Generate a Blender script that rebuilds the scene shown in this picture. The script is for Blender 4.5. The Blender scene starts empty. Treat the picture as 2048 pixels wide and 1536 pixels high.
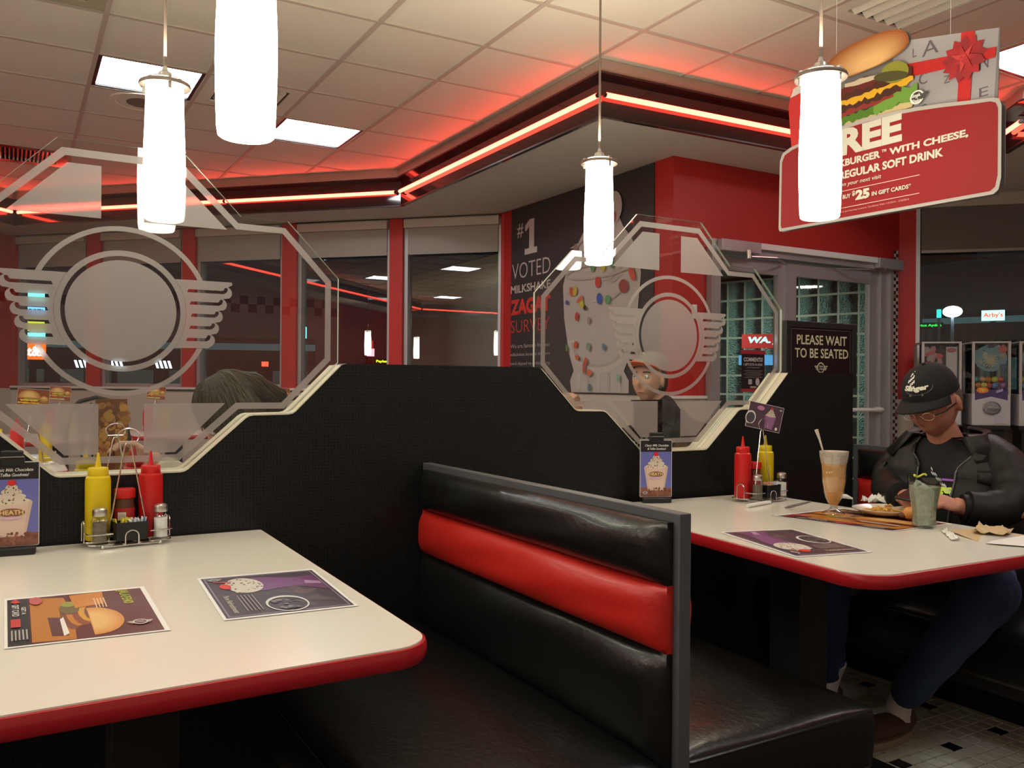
import bpy, bmesh, math, random
from mathutils import Vector, Matrix
from mathutils.geometry import tessellate_polygon
random.seed(7)
S = bpy.context.scene
COL = S.collection
PI = math.pi

# ------------------------------------------------------------ camera, world, exposure
EX = (0.8651, -0.0063, -0.5016); EY = (-0.5015, 0.0035, -0.8651); EZ = (0.0072, 0.99997, -0.0001)
cam_d = bpy.data.cameras.new('camera'); cam = bpy.data.objects.new('camera', cam_d); COL.objects.link(cam)
cam_d.sensor_width = 36.0; cam_d.lens = 36.0 * 1719.67 / 2048.0; cam_d.clip_start = 0.02; cam_d.clip_end = 300
cam.matrix_world = Matrix(((EX[0], EX[1], EX[2], 0), (EY[0], EY[1], EY[2], 0), (EZ[0], EZ[1], EZ[2], 1.18), (0, 0, 0, 1)))
S.camera = cam
w = bpy.data.worlds.new('night_sky'); S.world = w; w.use_nodes = True
w.node_tree.nodes['Background'].inputs[0].default_value = (0.010, 0.010, 0.011, 1)
w.node_tree.nodes['Background'].inputs[1].default_value = 0.6
S.view_settings.view_transform = 'Standard'; S.view_settings.look = 'None'
S.view_settings.gamma = 1.0; S.view_settings.use_curve_mapping = False
S.view_settings.exposure = 0.8
try:
    S.cycles.use_denoising = True; S.cycles.max_bounces = 10; S.cycles.transparent_max_bounces = 24
    S.cycles.sample_clamp_indirect = 6.0; S.cycles.caustics_reflective = False; S.cycles.caustics_refractive = False
except Exception: pass
PENDANT_E = 13.0; PANEL_E = 12.0; UP_W = 14.0; NEON = (10.5, 0.62, 0.36); NEON_E = 1.0

# ------------------------------------------------------------ materials
MATS = {}
def mat(name, col=(0.8, 0.8, 0.8), rough=0.5, metal=0.0, emit=None, es=1.0, trans=0.0, ior=1.45, coat=0.0, spec=0.5,
        bump=0.0, bscale=40.0, var=0.0, vscale=8.0, sub=0.0):
    if name in MATS: return MATS[name]
    m = bpy.data.materials.new(name); m.use_nodes = True; nt = m.node_tree; b = nt.nodes['Principled BSDF']
    b.inputs['Base Color'].default_value = (*col, 1); b.inputs['Roughness'].default_value = rough
    b.inputs['Metallic'].default_value = metal; b.inputs['Transmission Weight'].default_value = trans
    b.inputs['IOR'].default_value = ior; b.inputs['Coat Weight'].default_value = coat
    b.inputs['Specular IOR Level'].default_value = spec
    if sub: b.inputs['Subsurface Weight'].default_value = sub; b.inputs['Subsurface Radius'].default_value = (0.01, 0.004, 0.002)
    if emit:
        b.inputs['Emission Color'].default_value = (*emit, 1); b.inputs['Emission Strength'].default_value = es
    tc = nt.nodes.new('ShaderNodeTexCoord')
    if bump:
        n = nt.nodes.new('ShaderNodeTexNoise'); n.inputs['Scale'].default_value = bscale; n.inputs['Detail'].default_value = 4
        nt.links.new(tc.outputs['Object'], n.inputs['Vector'])
        bp = nt.nodes.new('ShaderNodeBump'); bp.inputs['Strength'].default_value = bump; bp.inputs['Distance'].default_value = 0.01
        nt.links.new(n.outputs[0], bp.inputs['Height']); nt.links.new(bp.outputs[0], b.inputs['Normal'])
    if var:
        n = nt.nodes.new('ShaderNodeTexNoise'); n.inputs['Scale'].default_value = vscale; n.inputs['Detail'].default_value = 5
        nt.links.new(tc.outputs['Object'], n.inputs['Vector'])
        mx = nt.nodes.new('ShaderNodeMix'); mx.data_type = 'RGBA'
        mx.inputs[6].default_value = (*[c * (1 - var) for c in col], 1); mx.inputs[7].default_value = (*[min(1, c * (1 + var)) for c in col], 1)
        nt.links.new(n.outputs[0], mx.inputs[0]); nt.links.new(mx.outputs[2], b.inputs['Base Color'])
    MATS[name] = m; return m
def emat(name, col, s):
    if name in MATS: return MATS[name]
    m = bpy.data.materials.new(name); m.use_nodes = True; nt = m.node_tree; nt.nodes.clear()
    e = nt.nodes.new('ShaderNodeEmission'); e.inputs[0].default_value = (*col, 1); e.inputs[1].default_value = s
    o = nt.nodes.new('ShaderNodeOutputMaterial'); nt.links.new(e.outputs[0], o.inputs[0]); MATS[name] = m; return m
def clearglass(name, tint=(0.93, 0.96, 0.95), refl=1.0, ior=1.5):
    m = bpy.data.materials.new(name); m.use_nodes = True; nt = m.node_tree; nt.nodes.clear()
    t = nt.nodes.new('ShaderNodeBsdfTransparent'); t.inputs[0].default_value = (*tint, 1)
    g = nt.nodes.new('ShaderNodeBsdfGlossy'); g.inputs['Roughness'].default_value = 0.0; g.inputs[0].default_value = (refl, refl, refl, 1)
    f = nt.nodes.new('ShaderNodeFresnel'); f.inputs[0].default_value = ior
    ge = nt.nodes.new('ShaderNodeNewGeometry'); a = nt.nodes.new('ShaderNodeMath'); a.operation = 'SUBTRACT'; a.inputs[0].default_value = 1.0
    nt.links.new(ge.outputs['Backfacing'], a.inputs[1]); b = nt.nodes.new('ShaderNodeMath'); b.operation = 'MULTIPLY'
    nt.links.new(f.outputs[0], b.inputs[0]); nt.links.new(a.outputs[0], b.inputs[1])
    c = nt.nodes.new('ShaderNodeMath'); c.operation = 'MULTIPLY'; c.use_clamp = True; c.inputs[1].default_value = 1.6; nt.links.new(b.outputs[0], c.inputs[0]); f = c
    mx = nt.nodes.new('ShaderNodeMixShader'); o = nt.nodes.new('ShaderNodeOutputMaterial')
    nt.links.new(f.outputs[0], mx.inputs[0]); nt.links.new(t.outputs[0], mx.inputs[1]); nt.links.new(g.outputs[0], mx.inputs[2])
    nt.links.new(mx.outputs[0], o.inputs[0]); MATS[name] = m; return m
def frostmat():
    m = bpy.data.materials.new('frosted_film'); m.use_nodes = True; nt = m.node_tree; nt.nodes.clear()
    d = nt.nodes.new('ShaderNodeBsdfDiffuse'); d.inputs[0].default_value = (0.36, 0.31, 0.30, 1)
    tl = nt.nodes.new('ShaderNodeBsdfTranslucent'); tl.inputs[0].default_value = (0.50, 0.47, 0.46, 1)
    rf = nt.nodes.new('ShaderNodeBsdfRefraction'); rf.inputs['Roughness'].default_value = 0.42; rf.inputs['IOR'].default_value = 1.02
    rf.inputs[0].default_value = (0.85, 0.80, 0.79, 1)
    a = nt.nodes.new('ShaderNodeMixShader'); a.inputs[0].default_value = 0.62
    b = nt.nodes.new('ShaderNodeMixShader'); b.inputs[0].default_value = 0.36
    o = nt.nodes.new('ShaderNodeOutputMaterial')
    nt.links.new(d.outputs[0], a.inputs[1]); nt.links.new(tl.outputs[0], a.inputs[2])
    nt.links.new(a.outputs[0], b.inputs[1]); nt.links.new(rf.outputs[0], b.inputs[2]); nt.links.new(b.outputs[0], o.inputs[0])
    MATS['frost'] = m; return m
def printmat(name='printed_ink', rough=0.4, coat=0.0):
    if name in MATS: return MATS[name]
    m = bpy.data.materials.new(name); m.use_nodes = True; nt = m.node_tree; b = nt.nodes['Principled BSDF']
    a = nt.nodes.new('ShaderNodeAttribute'); a.attribute_name = 'Col'; nt.links.new(a.outputs['Color'], b.inputs['Base Color'])
    b.inputs['Roughness'].default_value = rough; b.inputs['Coat Weight'].default_value = coat; MATS[name] = m; return m
def mosaicmat():
    m = bpy.data.materials.new('black_mosaic'); m.use_nodes = True; nt = m.node_tree; b = nt.nodes['Principled BSDF']
    tc = nt.nodes.new('ShaderNodeTexCoord'); mp = nt.nodes.new('ShaderNodeMapping'); mp.inputs['Rotation'].default_value = (PI / 2, 0, 0)
    br = nt.nodes.new('ShaderNodeTexBrick'); br.offset = 0.0; br.inputs['Scale'].default_value = 1.0
    br.inputs['Brick Width'].default_value = 0.0095; br.inputs['Row Height'].default_value = 0.0095; br.inputs['Mortar Size'].default_value = 0.0011
    br.inputs['Color1'].default_value = (0.006, 0.006, 0.007, 1); br.inputs['Color2'].default_value = (0.011, 0.011, 0.011, 1)
    br.inputs['Mortar'].default_value = (0.016, 0.017, 0.016, 1)
    nt.links.new(tc.outputs['Object'], mp.inputs[0]); nt.links.new(mp.outputs[0], br.inputs[0])
    nt.links.new(br.outputs['Color'], b.inputs['Base Color']); b.inputs['Roughness'].default_value = 0.36; b.inputs['Specular IOR Level'].default_value = 0.22
    bp = nt.nodes.new('ShaderNodeBump'); bp.inputs['Strength'].default_value = 0.25; bp.inputs['Distance'].default_value = 0.001
    bp.invert = True; nt.links.new(br.outputs['Fac'], bp.inputs['Height']); nt.links.new(bp.outputs[0], b.inputs['Normal'])
    MATS['mosaic'] = m; return m
M_FROST = frostmat(); M_PRINT = printmat(); M_SIGNPRINT = printmat('matte_sign_print', 0.7); M_SIGNPRINT.node_tree.nodes['Principled BSDF'].inputs['Specular IOR Level'].default_value = .2; M_GLOSSPRINT = printmat('glossy_print', 0.25, 0.3); M_MOSAIC = mosaicmat()
M_GLASS = clearglass('clear_glass'); M_WINGLASS = clearglass('window_glass', (0.82, 0.86, 0.86), 1.0, 1.62)
M_GOBLET = clearglass('goblet_glass', (0.84, 0.85, 0.83), 1.0, 1.75); M_TUMBLER = clearglass('tumbler_glass', (0.80, 0.87, 0.79), 1.0, 1.7)
M_RED = mat('red_paint', (0.45, 0.022, 0.018), 0.5, var=0.06, vscale=3)
M_CREAM = mat('cream_paint', (0.55, 0.50, 0.43), 0.55, var=0.04)
M_CEIL = mat('ceiling_tile_mineral', (0.80, 0.75, 0.66), 0.9, bump=0.35, bscale=220, var=0.05, vscale=150)
M_GRID = mat('ceiling_grid_enamel', (0.52, 0.45, 0.39), 0.5)
M_SOFF = mat('soffit_paint', (0.66, 0.63, 0.57), 0.75)
M_BLACKGLOSS = mat('gloss_black_fascia', (0.012, 0.008, 0.009), 0.08, coat=0.5)
M_VBLACK = mat('black_vinyl', (0.007, 0.007, 0.007), 0.33, coat=0.06, bump=0.12, bscale=60)
M_VRED = mat('red_vinyl', (0.50, 0.018, 0.012), 0.42, coat=0.04, bump=0.12, bscale=60)
M_GREY = mat('grey_laminate', (0.075, 0.078, 0.085), 0.5, var=0.1, vscale=60)
M_BLACK = mat('black_plastic', (0.012, 0.012, 0.012), 0.35)
M_MATBLACK = mat('matte_black', (0.008, 0.008, 0.008), 0.7)
M_CHROME = mat('chrome_wire', (0.75, 0.73, 0.70), 0.18, metal=1.0)
M_ROD = mat('dull_nickel', (0.26, 0.21, 0.18), 0.5, metal=0.7)
M_STEEL = mat('brushed_steel', (0.55, 0.53, 0.50), 0.35, metal=1.0)
M_ALU = mat('anodised_aluminium', (0.42, 0.41, 0.42), 0.42, metal=0.55)
M_WHITE = mat('white_enamel', (0.7, 0.69, 0.66), 0.4)
M_SHADE = mat('roller_shade_cloth', (0.34, 0.31, 0.28), 0.85, bump=0.1, bscale=300)
M_TABLE = mat('white_table_laminate', (0.76, 0.73, 0.64), 0.19, spec=0.6)
M_EDGE = mat('red_table_edge', (0.42, 0.012, 0.018), 0.25, coat=0.3)
M_SILL = mat('cream_sill', (0.62, 0.59, 0.45), 0.45)

# ------------------------------------------------------------ helpers
class MB:
    def __init__(s): s.v = []; s.f = []; s.c = []
    def add(s, vs, fs, col=None):
        n = len(s.v); s.v += [tuple(p) for p in vs]; s.f += [tuple(i + n for i in f) for f in fs]; s.c += [col] * len(fs); return s
    def box(s, x0, x1, y0, y1, z0, z1, col=None):
        return s.add([(x0, y0, z0), (x1, y0, z0), (x1, y1, z0), (x0, y1, z0), (x0, y0, z1), (x1, y0, z1), (x1, y1, z1), (x0, y1, z1)],
                     [(0, 3, 2, 1), (4, 5, 6, 7), (0, 1, 5, 4), (1, 2, 6, 5), (2, 3, 7, 6), (3, 0, 4, 7)], col)
    def bar(s, p0, p1, wd, z0, z1, off=0.0, col=None):
        """upright slab along p0->p1 in plan, width wd, shifted sideways by off (to the left of the direction)"""
        dx, dy = p1[0] - p0[0], p1[1] - p0[1]; L = math.hypot(dx, dy); nx, ny = -dy / L, dx / L
        a, b = off - wd / 2, off + wd / 2
        q = [(p0[0] + nx * a, p0[1] + ny * a), (p1[0] + nx * a, p1[1] + ny * a), (p1[0] + nx * b, p1[1] + ny * b), (p0[0] + nx * b, p0[1] + ny * b)]
        return s.add([(x, y, z0) for x, y in q] + [(x, y, z1) for x, y in q],
                     [(0, 3, 2, 1), (4, 5, 6, 7), (0, 1, 5, 4), (1, 2, 6, 5), (2, 3, 7, 6), (3, 0, 4, 7)], col)
    def cone(s, p0, p1, r0, r1, n=16, cap=True, col=None):
        p0, p1 = Vector(p0), Vector(p1); d = (p1 - p0).normalized(); u = d.orthogonal().normalized(); t = d.cross(u)
        vs = []
        for p, r in ((p0, r0), (p1, r1)):
            for i in range(n):
                a = 2 * PI * i / n; vs.append(p + (u * math.cos(a) + t * math.sin(a)) * r)
        fs = [(i, (i + 1) % n, n + (i + 1) % n, n + i) for i in range(n)]
        if cap: fs += [tuple(range(n - 1, -1, -1)), tuple(range(n, 2 * n))]
        return s.add(vs, fs, col)
    def tube(s, path, r, n=8, closed=False, col=None):
        P = [Vector(p) for p in path]; N = len(P); rings = []; prev = None
        for i, p in enumerate(P):
            a = P[i - 1] if (i > 0 or closed) else P[0]; b = P[(i + 1) % N] if (i < N - 1 or closed) else P[-1]
            d = (b - a); d = d.normalized() if d.length > 1e-9 else Vector((0, 0, 1))
            if prev is None: u = d.orthogonal().normalized()
            else:
                u = prev - d * prev.dot(d); u = u.normalized() if u.length > 1e-6 else d.orthogonal().normalized()
            prev = u; t = d.cross(u); rr = r[i] if isinstance(r, (list, tuple)) else r
            rings.append([p + (u * math.cos(2 * PI * k / n) + t * math.sin(2 * PI * k / n)) * rr for k in range(n)])
        vs = [q for g in rings for q in g]; fs = []
        for i in range(N if closed else N - 1):
            j = (i + 1) % N
            for k in range(n): fs.append((i * n + k, i * n + (k + 1) % n, j * n + (k + 1) % n, j * n + k))
        if not closed: fs += [tuple(range(n - 1, -1, -1)), tuple((N - 1) * n + k for k in range(n))]
        return s.add(vs, fs, col)
    def lathe(s, prof, n=32, c=(0, 0, 0), sx=1.0, sy=1.0, flute=None, col=None):
        vs = []; fs = []
        for i, (r, z) in enumerate(prof):
            for k in range(n):
                a = 2 * PI * k / n; rr = r * (1 + (flute(i, a) if flute else 0)); vs.append((c[0] + rr * math.cos(a) * sx, c[1] + rr * math.sin(a) * sy, c[2] + z))
        for i in range(len(prof) - 1):
            for k in range(n): fs.append((i * n + k, i * n + (k + 1) % n, (i + 1) * n + (k + 1) % n, (i + 1) * n + k))
        return s.add(vs, fs, col)
    def ball(s, c, r, n=12, m=8, col=None):
        rx, ry, rz = r if isinstance(r, (tuple, list)) else (r, r, r)
        prof = [(math.sin(PI * i / m), -math.cos(PI * i / m)) for i in range(m + 1)]
        vs = []; fs = []
        for (a, z) in prof:
            for k in range(n): vs.append((c[0] + max(a, 1e-3) * math.cos(2 * PI * k / n) * rx, c[1] + max(a, 1e-3) * math.sin(2 * PI * k / n) * ry, c[2] + z * rz))
        for i in range(m):
            for k in range(n): fs.append((i * n + k, i * n + (k + 1) % n, (i + 1) * n + (k + 1) % n, (i + 1) * n + k))
        return s.add(vs, fs, col)
    def prism(s, poly, fn, w0, w1, holes=(), col=None):
        """extrude 2D polygon (u,v) from w0 to w1, fn(u,v,w)->xyz"""
        loops = [list(poly)] + [list(h) for h in holes]
        tri = tessellate_polygon([[Vector((u, v, 0)) for u, v in lp] for lp in loops])
        flat = [p for lp in loops for p in lp]; n = len(flat)
        vs = [fn(u, v, w0) for u, v in flat]; fs = [tuple(t) for t in tri]
        if w1 is not None and w1 != w0:
            vs += [fn(u, v, w1) for u, v in flat]; fs += [tuple(i + n for i in reversed(t)) for t in tri]
            o = 0
            for lp in loops:
                k = len(lp)
                for i in range(k): fs.append((o + i, o + (i + 1) % k, n + o + (i + 1) % k, n + o + i))
                o += k
        return s.add(vs, fs, col)
    def xf(s, M):
        s.v = [tuple(M @ Vector(p)) for p in s.v]; return s
    def mesh(s, name, fix=True, smooth=True, ang=35):
        me = bpy.data.meshes.new(name); me.from_pydata(s.v, [], s.f); me.update()
        if any(c is not None for c in s.c):
            ca = me.color_attributes.new('Col', 'FLOAT_COLOR', 'CORNER'); data = []
            for p in me.polygons:
                c = s.c[p.index] or (0.5, 0.5, 0.5); data += [c[0], c[1], c[2], 1.0] * len(p.vertices)
            ca.data.foreach_set('color', data)
        if fix:
            bm = bmesh.new(); bm.from_mesh(me); bmesh.ops.recalc_face_normals(bm, faces=bm.faces); bm.to_mesh(me); bm.free()
        if smooth:
            me.polygons.foreach_set('use_smooth', [True] * len(me.polygons)); me.set_sharp_from_angle(angle=math.radians(ang))
        return me
    def build(s, name, m, parent=None, label=None, fix=True, smooth=True, bevel=0.0, seg=2, sub=0, kind=None, ang=35):
        me = s.mesh(name, fix, smooth, ang)
        for mm in (m if isinstance(m, (list, tuple)) else [m]): me.materials.append(mm)
        o = bpy.data.objects.new(name, me); COL.objects.link(o)
        if parent is not None: o.parent = parent
        if bevel:
            b = o.modifiers.new('bevel', 'BEVEL'); b.width = bevel; b.segments = seg; b.limit_method = 'ANGLE'; b.angle_limit = math.radians(40)
            b.harden_normals = False
        if sub: d = o.modifiers.new('sub', 'SUBSURF'); d.levels = sub; d.render_levels = sub
        if label: o['label'] = label
        if kind: o['kind'] = kind
        return o
def thing(name, label, cat, loc=(0, 0, 0), rotz=0.0, group=None, rot=None):
    o = bpy.data.objects.new(name, None); COL.objects.link(o); o.empty_display_size = 0.05
    o.location = loc; o.rotation_euler = rot if rot else (0, 0, rotz); o['label'] = label; o['category'] = cat
    if group: o['group'] = group
    return o
def tag(o, label, cat, group=None, kind=None):
    o['label'] = label; o['category'] = cat
    if group: o['group'] = group
    if kind: o['kind'] = kind
    return o
def struct(o): o['kind'] = 'structure'; return o
def dup(root, loc, rotz, label, group=None):
    r = root.copy(); COL.objects.link(r); r.location = loc; r.rotation_euler = (0, 0, rotz); r['label'] = label
    if group: r['group'] = group
    elif 'group' in r: del r['group']
    for ch in list(root.children):
        c = ch.copy(); COL.objects.link(c); c.parent = r
        for g in ch.children:
            d = g.copy(); COL.objects.link(d); d.parent = c
    return r
def proj(x, y, z):
    dx, dy, dz = x, y, z - 1.18
    cx = EX[0] * dx + EY[0] * dy + EZ[0] * dz; cy = EX[1] * dx + EY[1] * dy + EZ[1] * dz; cz = -(EX[2] * dx + EY[2] * dy + EZ[2] * dz)
    if cz < 0.05: return None
    return (1024 + 1719.67 * cx / cz, 768 - 1719.67 * cy / cz)
def rrect(x0, x1, y0, y1, r, n=6):
    out = []
    for cx, cy, a0 in ((x1 - r, y0 + r, -90), (x1 - r, y1 - r, 0), (x0 + r, y1 - r, 90), (x0 + r, y0 + r, 180)):
        for i in range(n + 1):
            a = math.radians(a0 + 90 * i / n); out.append((cx + r * math.cos(a), cy + r * math.sin(a)))
    return out
def ell(cx, cy, rx, ry, n=24, a0=0.0, a1=360.0, rot=0.0):
    out = []; full = abs(a1 - a0 - 360) < 1e-6; c, s_ = math.cos(math.radians(rot)), math.sin(math.radians(rot))
    for i in range(n if full else n + 1):
        a = math.radians(a0 + (a1 - a0) * i / n); x, y = rx * math.cos(a), ry * math.sin(a); out.append((cx + x * c - y * s_, cy + x * s_ + y * c))
    return out
_tc = {}
def textpolys(txt, bold=0.0, shear=0.0):
    k = (txt, bold, shear)
    if k in _tc: return _tc[k]
    cu = bpy.data.curves.new('t', 'FONT'); cu.body = txt; cu.offset = bold; cu.shear = shear; cu.resolution_u = 3; cu.fill_mode = 'FRONT' if hasattr(cu, 'fill_mode') else 'BOTH'
    try: cu.dimensions = '2D'; cu.fill_mode = 'BOTH'
    except Exception: pass
    o = bpy.data.objects.new('t', cu); COL.objects.link(o); bpy.context.view_layer.update()
    me = o.evaluated_get(bpy.context.evaluated_depsgraph_get()).to_mesh()
    vs = [(v.co.x, v.co.y) for v in me.vertices]; fs = [tuple(p.vertices) for p in me.polygons]
    o.to_mesh_clear() if False else None
    bpy.data.objects.remove(o); bpy.data.curves.remove(cu)
    if vs:
        x0 = min(v[0] for v in vs); x1 = max(v[0] for v in vs); y0 = min(v[1] for v in vs); y1 = max(v[1] for v in vs)
        vs = [((a - x0) / (x1 - x0), (b - y0) / (y1 - y0)) for a, b in vs]; asp = (x1 - x0) / (y1 - y0)
    else: asp = 1
    _tc[k] = (vs, fs, asp); return _tc[k]
class Art(MB):
    """flat print: coloured shapes in the local XY plane, later ones lie a hair above earlier ones"""
    def __init__(s, step=0.0002): super().__init__(); s.z = 0.0; s.st = step
    def poly(s, pts, col, holes=()):
        z = s.z; s.prism(pts, lambda u, v, w: (u, v, z), 0, None, holes, col); s.z += s.st; return s
    def rect(s, x0, x1, y0, y1, col): return s.poly([(x0, y0), (x1, y0), (x1, y1), (x0, y1)], col)
    def el(s, cx, cy, rx, ry, col, n=20, rot=0): return s.poly(ell(cx, cy, rx, ry, n, rot=rot), col)
    def ring(s, cx, cy, r, t, col, ry=None, n=28):
        ry = ry or r; return s.poly(ell(cx, cy, r, ry, n), col, [ell(cx, cy, r - t, ry - t, n)])
    def line(s, x0, y0, x1, y1, t, col):
        d = math.hypot(x1 - x0, y1 - y0) or 1; nx, ny = -(y1 - y0) / d * t / 2, (x1 - x0) / d * t / 2
        return s.poly([(x0 + nx, y0 + ny), (x1 + nx, y1 + ny), (x1 - nx, y1 - ny), (x0 - nx, y0 - ny)], col)
    def text(s, txt, x0, y0, x1, y1, col, bold=0.0, shear=0.0, rot=0, fn=None):
        """fit the text into the box; rot in degrees about (x0,y0)"""
        vs, fs, asp = textpolys(txt, bold, shear); c, sn = math.cos(math.radians(rot)), math.sin(math.radians(rot)); out = []
        for a, b in vs:
            if fn: x, y = fn(a, b)
            else:
                dx, dy = a * (x1 - x0), b * (y1 - y0); x, y = x0 + dx * c - dy * sn, y0 + dx * sn + dy * c
            out.append((x, y, s.z))
        s.add(out, fs, col); s.z += s.st; return s
    def spots(s, n, region, rmin, rmax, cols, seed=1, rot=True):
        rd = random.Random(seed); k = 0
        while k < n:
            x, y = region(rd); r = rd.uniform(rmin, rmax); q = [(x + r * rd.uniform(.7, 1.2) * math.cos(a), y + r * rd.uniform(.7, 1.2) * math.sin(a)) for a in [i * PI / 3 for i in range(6)]]
            s.poly(q, rd.choice(cols)); s.z -= s.st * 0.97; k += 1
        s.z += s.st; return s
    def logo(s, cx, cy, r, col, bg):
        s.el(cx, cy, r, r, col, 24); s.el(cx, cy, r * .78, r * .78, bg, 24)
        for sg in (-1, 1):
            for j in range(3):
                y = cy + r * (.35 - .3 * j); s.poly([(cx + sg * r * .8, y), (cx + sg * r * (1.75 - .2 * j), y), (cx + sg * r * (1.65 - .2 * j), y - r * .2), (cx + sg * r * .8, y - r * .2)], col)
        s.text('Steak', cx - r * .55, cy + r * .08, cx + r * .5, cy + r * .45, col, .02); s.text("n Shake", cx - r * .6, cy - r * .4, cx + r * .6, cy - r * .02, col, .02)
        return s

# ============================================================ STRUCTURE
# ---- floor: small mosaic tiles laid one by one where the photo shows them
PT = 0.0525
fl = MB().box(-8.1, 8.4, -2.4, 10.8, -0.12, -0.004).build('floor', mat('floor_grout', (0.03, 0.022, 0.015), 0.9)); struct(fl)
M_TW = mat('floor_tile_white', (0.80, 0.77, 0.64), 0.35, var=0.12, vscale=30); M_TK = mat('floor_tile_black', (0.01, 0.01, 0.01), 0.35)
def tmesh():
    h = PT / 2 - 0.0031
    return MB().box(-h, h, -h, h, -0.006, 0.0).mesh('floor_tile', smooth=False)
tm_w = tmesh(); tm_w.materials.append(M_TW); tm_k = tmesh(); tm_k.materials.append(M_TK)
X0, Y0 = 2.676, 1.717
cells = []
for i in range(-62, 70):
    for j in range(-42, 60):
        x, y = X0 + i * PT, Y0 + j * PT
        if not (-0.6 < x < 6.2 and -0.4 < y < 4.3): continue
        q = proj(x, y, 0)
        if q and -120 < q[0] < 2200 and q[1] < 1700:
            hidden = x < 1.75 or (x > 3.03 and y > 1.2 and x < 3.2)
            cells.append((hidden or y > 2.9, math.hypot(x - 2.2, y - 0.9) if not hidden else 9 + x * x + y * y, i, j, x, y))
cells.sort()
far_w, far_k = MB(), MB(); h = PT / 2 - 0.0031
for n, (hid, d, i, j, x, y) in enumerate(cells):
    blk = (i % 5 == 0 and j % 5 == 0)
    if n < 290 and not hid:
        o = bpy.data.objects.new('tile', tm_k if blk else tm_w); COL.objects.link(o); o.location = (x, y, 0); o.parent = fl
    else: (far_k if blk else far_w).box(x - h, x + h, y - h, y + h, -0.006, 0)
far_w.build('tile_field', M_TW, fl, kind='stuff', smooth=False, fix=False); far_k.build('black_tile_field', M_TK, fl, kind='stuff', smooth=False, fix=False)

# ---- ceiling: lay-in tiles, grid
GX, GY, GP = 0.394, 4.767, 0.61
FX = {(0, 1), (2, 2), (7, -4), (-4, -5), (3, -8), (-1, -9), (-11, -4), (-7, 0), (-4, 3), (7, -9), (-8, -8), (-4, -1)}     # lit panels; most beyond the view are added for room light and reflections
VT = {(1, 1): 0, (5, -4): 0, (-1, -1): 0, (-1, 5): 0}                    # air vents
SPK = (0, 2)
ce = MB().box(-8.1, 8.4, -2.4, 10.8, 3.055, 3.2).build('ceiling', M_MATBLACK); struct(ce)
h = GP / 2 - 0.006
tme = MB().box(-h, h, -h, h, 0.0, 0.02).mesh('ceiling_tile', smooth=False); tme.materials.append(M_CEIL)
rest = MB(); vis = []
for i in range(-14, 13):
    for j in range(-12, 10):
        if (i, j) in FX or (i, j) in VT: continue
        x, y = GX + (i + .5) * GP, GY + (j + .5) * GP
        if x + y > 10.9 or x < -8 or y > x + 10.8 or y < -2.3 or x > 8.3: continue
        q = proj(x, y, 3.03); infr = q is not None and -250 < q[0] < 2300 and q[1] > -300 and y < 9.7 - x + .4
        vis.append((not infr, x * x + y * y, x, y))
vis.sort()
for n, (bad, d, x, y) in enumerate(vis):
    if not bad and n < 290:
        o = bpy.data.objects.new('ceiling_tile', tme); COL.objects.link(o); o.location = (x, y, 3.033); o.parent = ce
    else: rest.box(x - h, x + h, y - h, y + h, 3.033, 3.053)
rest.build('ceiling_tile_field', M_CEIL, ce, kind='stuff', smooth=False, fix=False)
for i in range(-14, 14):
    x = GX + i * GP; MB().box(x - .012, x + .012, -2.3, 10.6, 3.026, 3.04).build('grid_runner', M_GRID, ce, smooth=False)
for j in range(-12, 11):
    y = GY + j * GP; MB().box(-8.0, 8.3, y - .012, y + .012, 3.0265, 3.04).build('grid_crosspiece', M_GRID, ce, smooth=False)

# ---- walls
def wallbar(name, p0, p1, z0, z1, m, off, th=0.14):
    return struct(MB().bar(p0, p1, th, z0, z1, off).build(name, m, smooth=False))
# far diagonal wall with the windows.  A=(3.80,6.77) -> B=(-0.05,10.62); inside is to the left of A->B ( -x,-y )
WA = Vector((3.80, 6.77)); WD = Vector((-0.70711, 0.70711)); WN = Vector((-0.70711, -0.70711))
def wp(s, off=0.0): q = WA + WD * s + WN * off; return (q.x, q.y)
struct(MB().bar(wp(-0.1), wp(5.6), 0.16, 0, 1.105, -0.08).build('wall_back', M_CREAM, smooth=False))
struct(MB().bar(wp(-0.1), wp(5.6), 0.10, 2.70, 3.05, -0.15).build('wall_back_head', M_SHADE, smooth=False))
sill = MB().bar(wp(-0.02), wp(5.6), 0.10, 1.105, 1.125, -0.03); struct(sill.build('trim_1', M_WHITE, smooth=False))
struct(MB().bar(wp(-0.02), wp(5.6), 0.012, 1.085, 1.103, 0.006).build('trim_2', mat('dark_strip', (0.05, 0.04, 0.035), 0.7), smooth=False))  # dark strip just below the sill
cols = [(-0.08, 0.0), (0.95, 1.085), (2.05, 2.205), (3.17, 3.32), (4.29, 4.46), (5.36, 5.56)]
for k, (a, b) in enumerate(cols):
    struct(MB().bar(wp(a), wp(b), 0.17, 1.10, 2.715, -0.085).build('trim_%d' % (3 + k), M_RED, bevel=0.004))
M_WHEAD = mat('shade_cassette', (0.50, 0.44, 0.37), 0.5)
ordn = ['nearest the poster', 'second from the poster', 'third from the poster',
        'fourth from the poster', 'at the far left']
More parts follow.
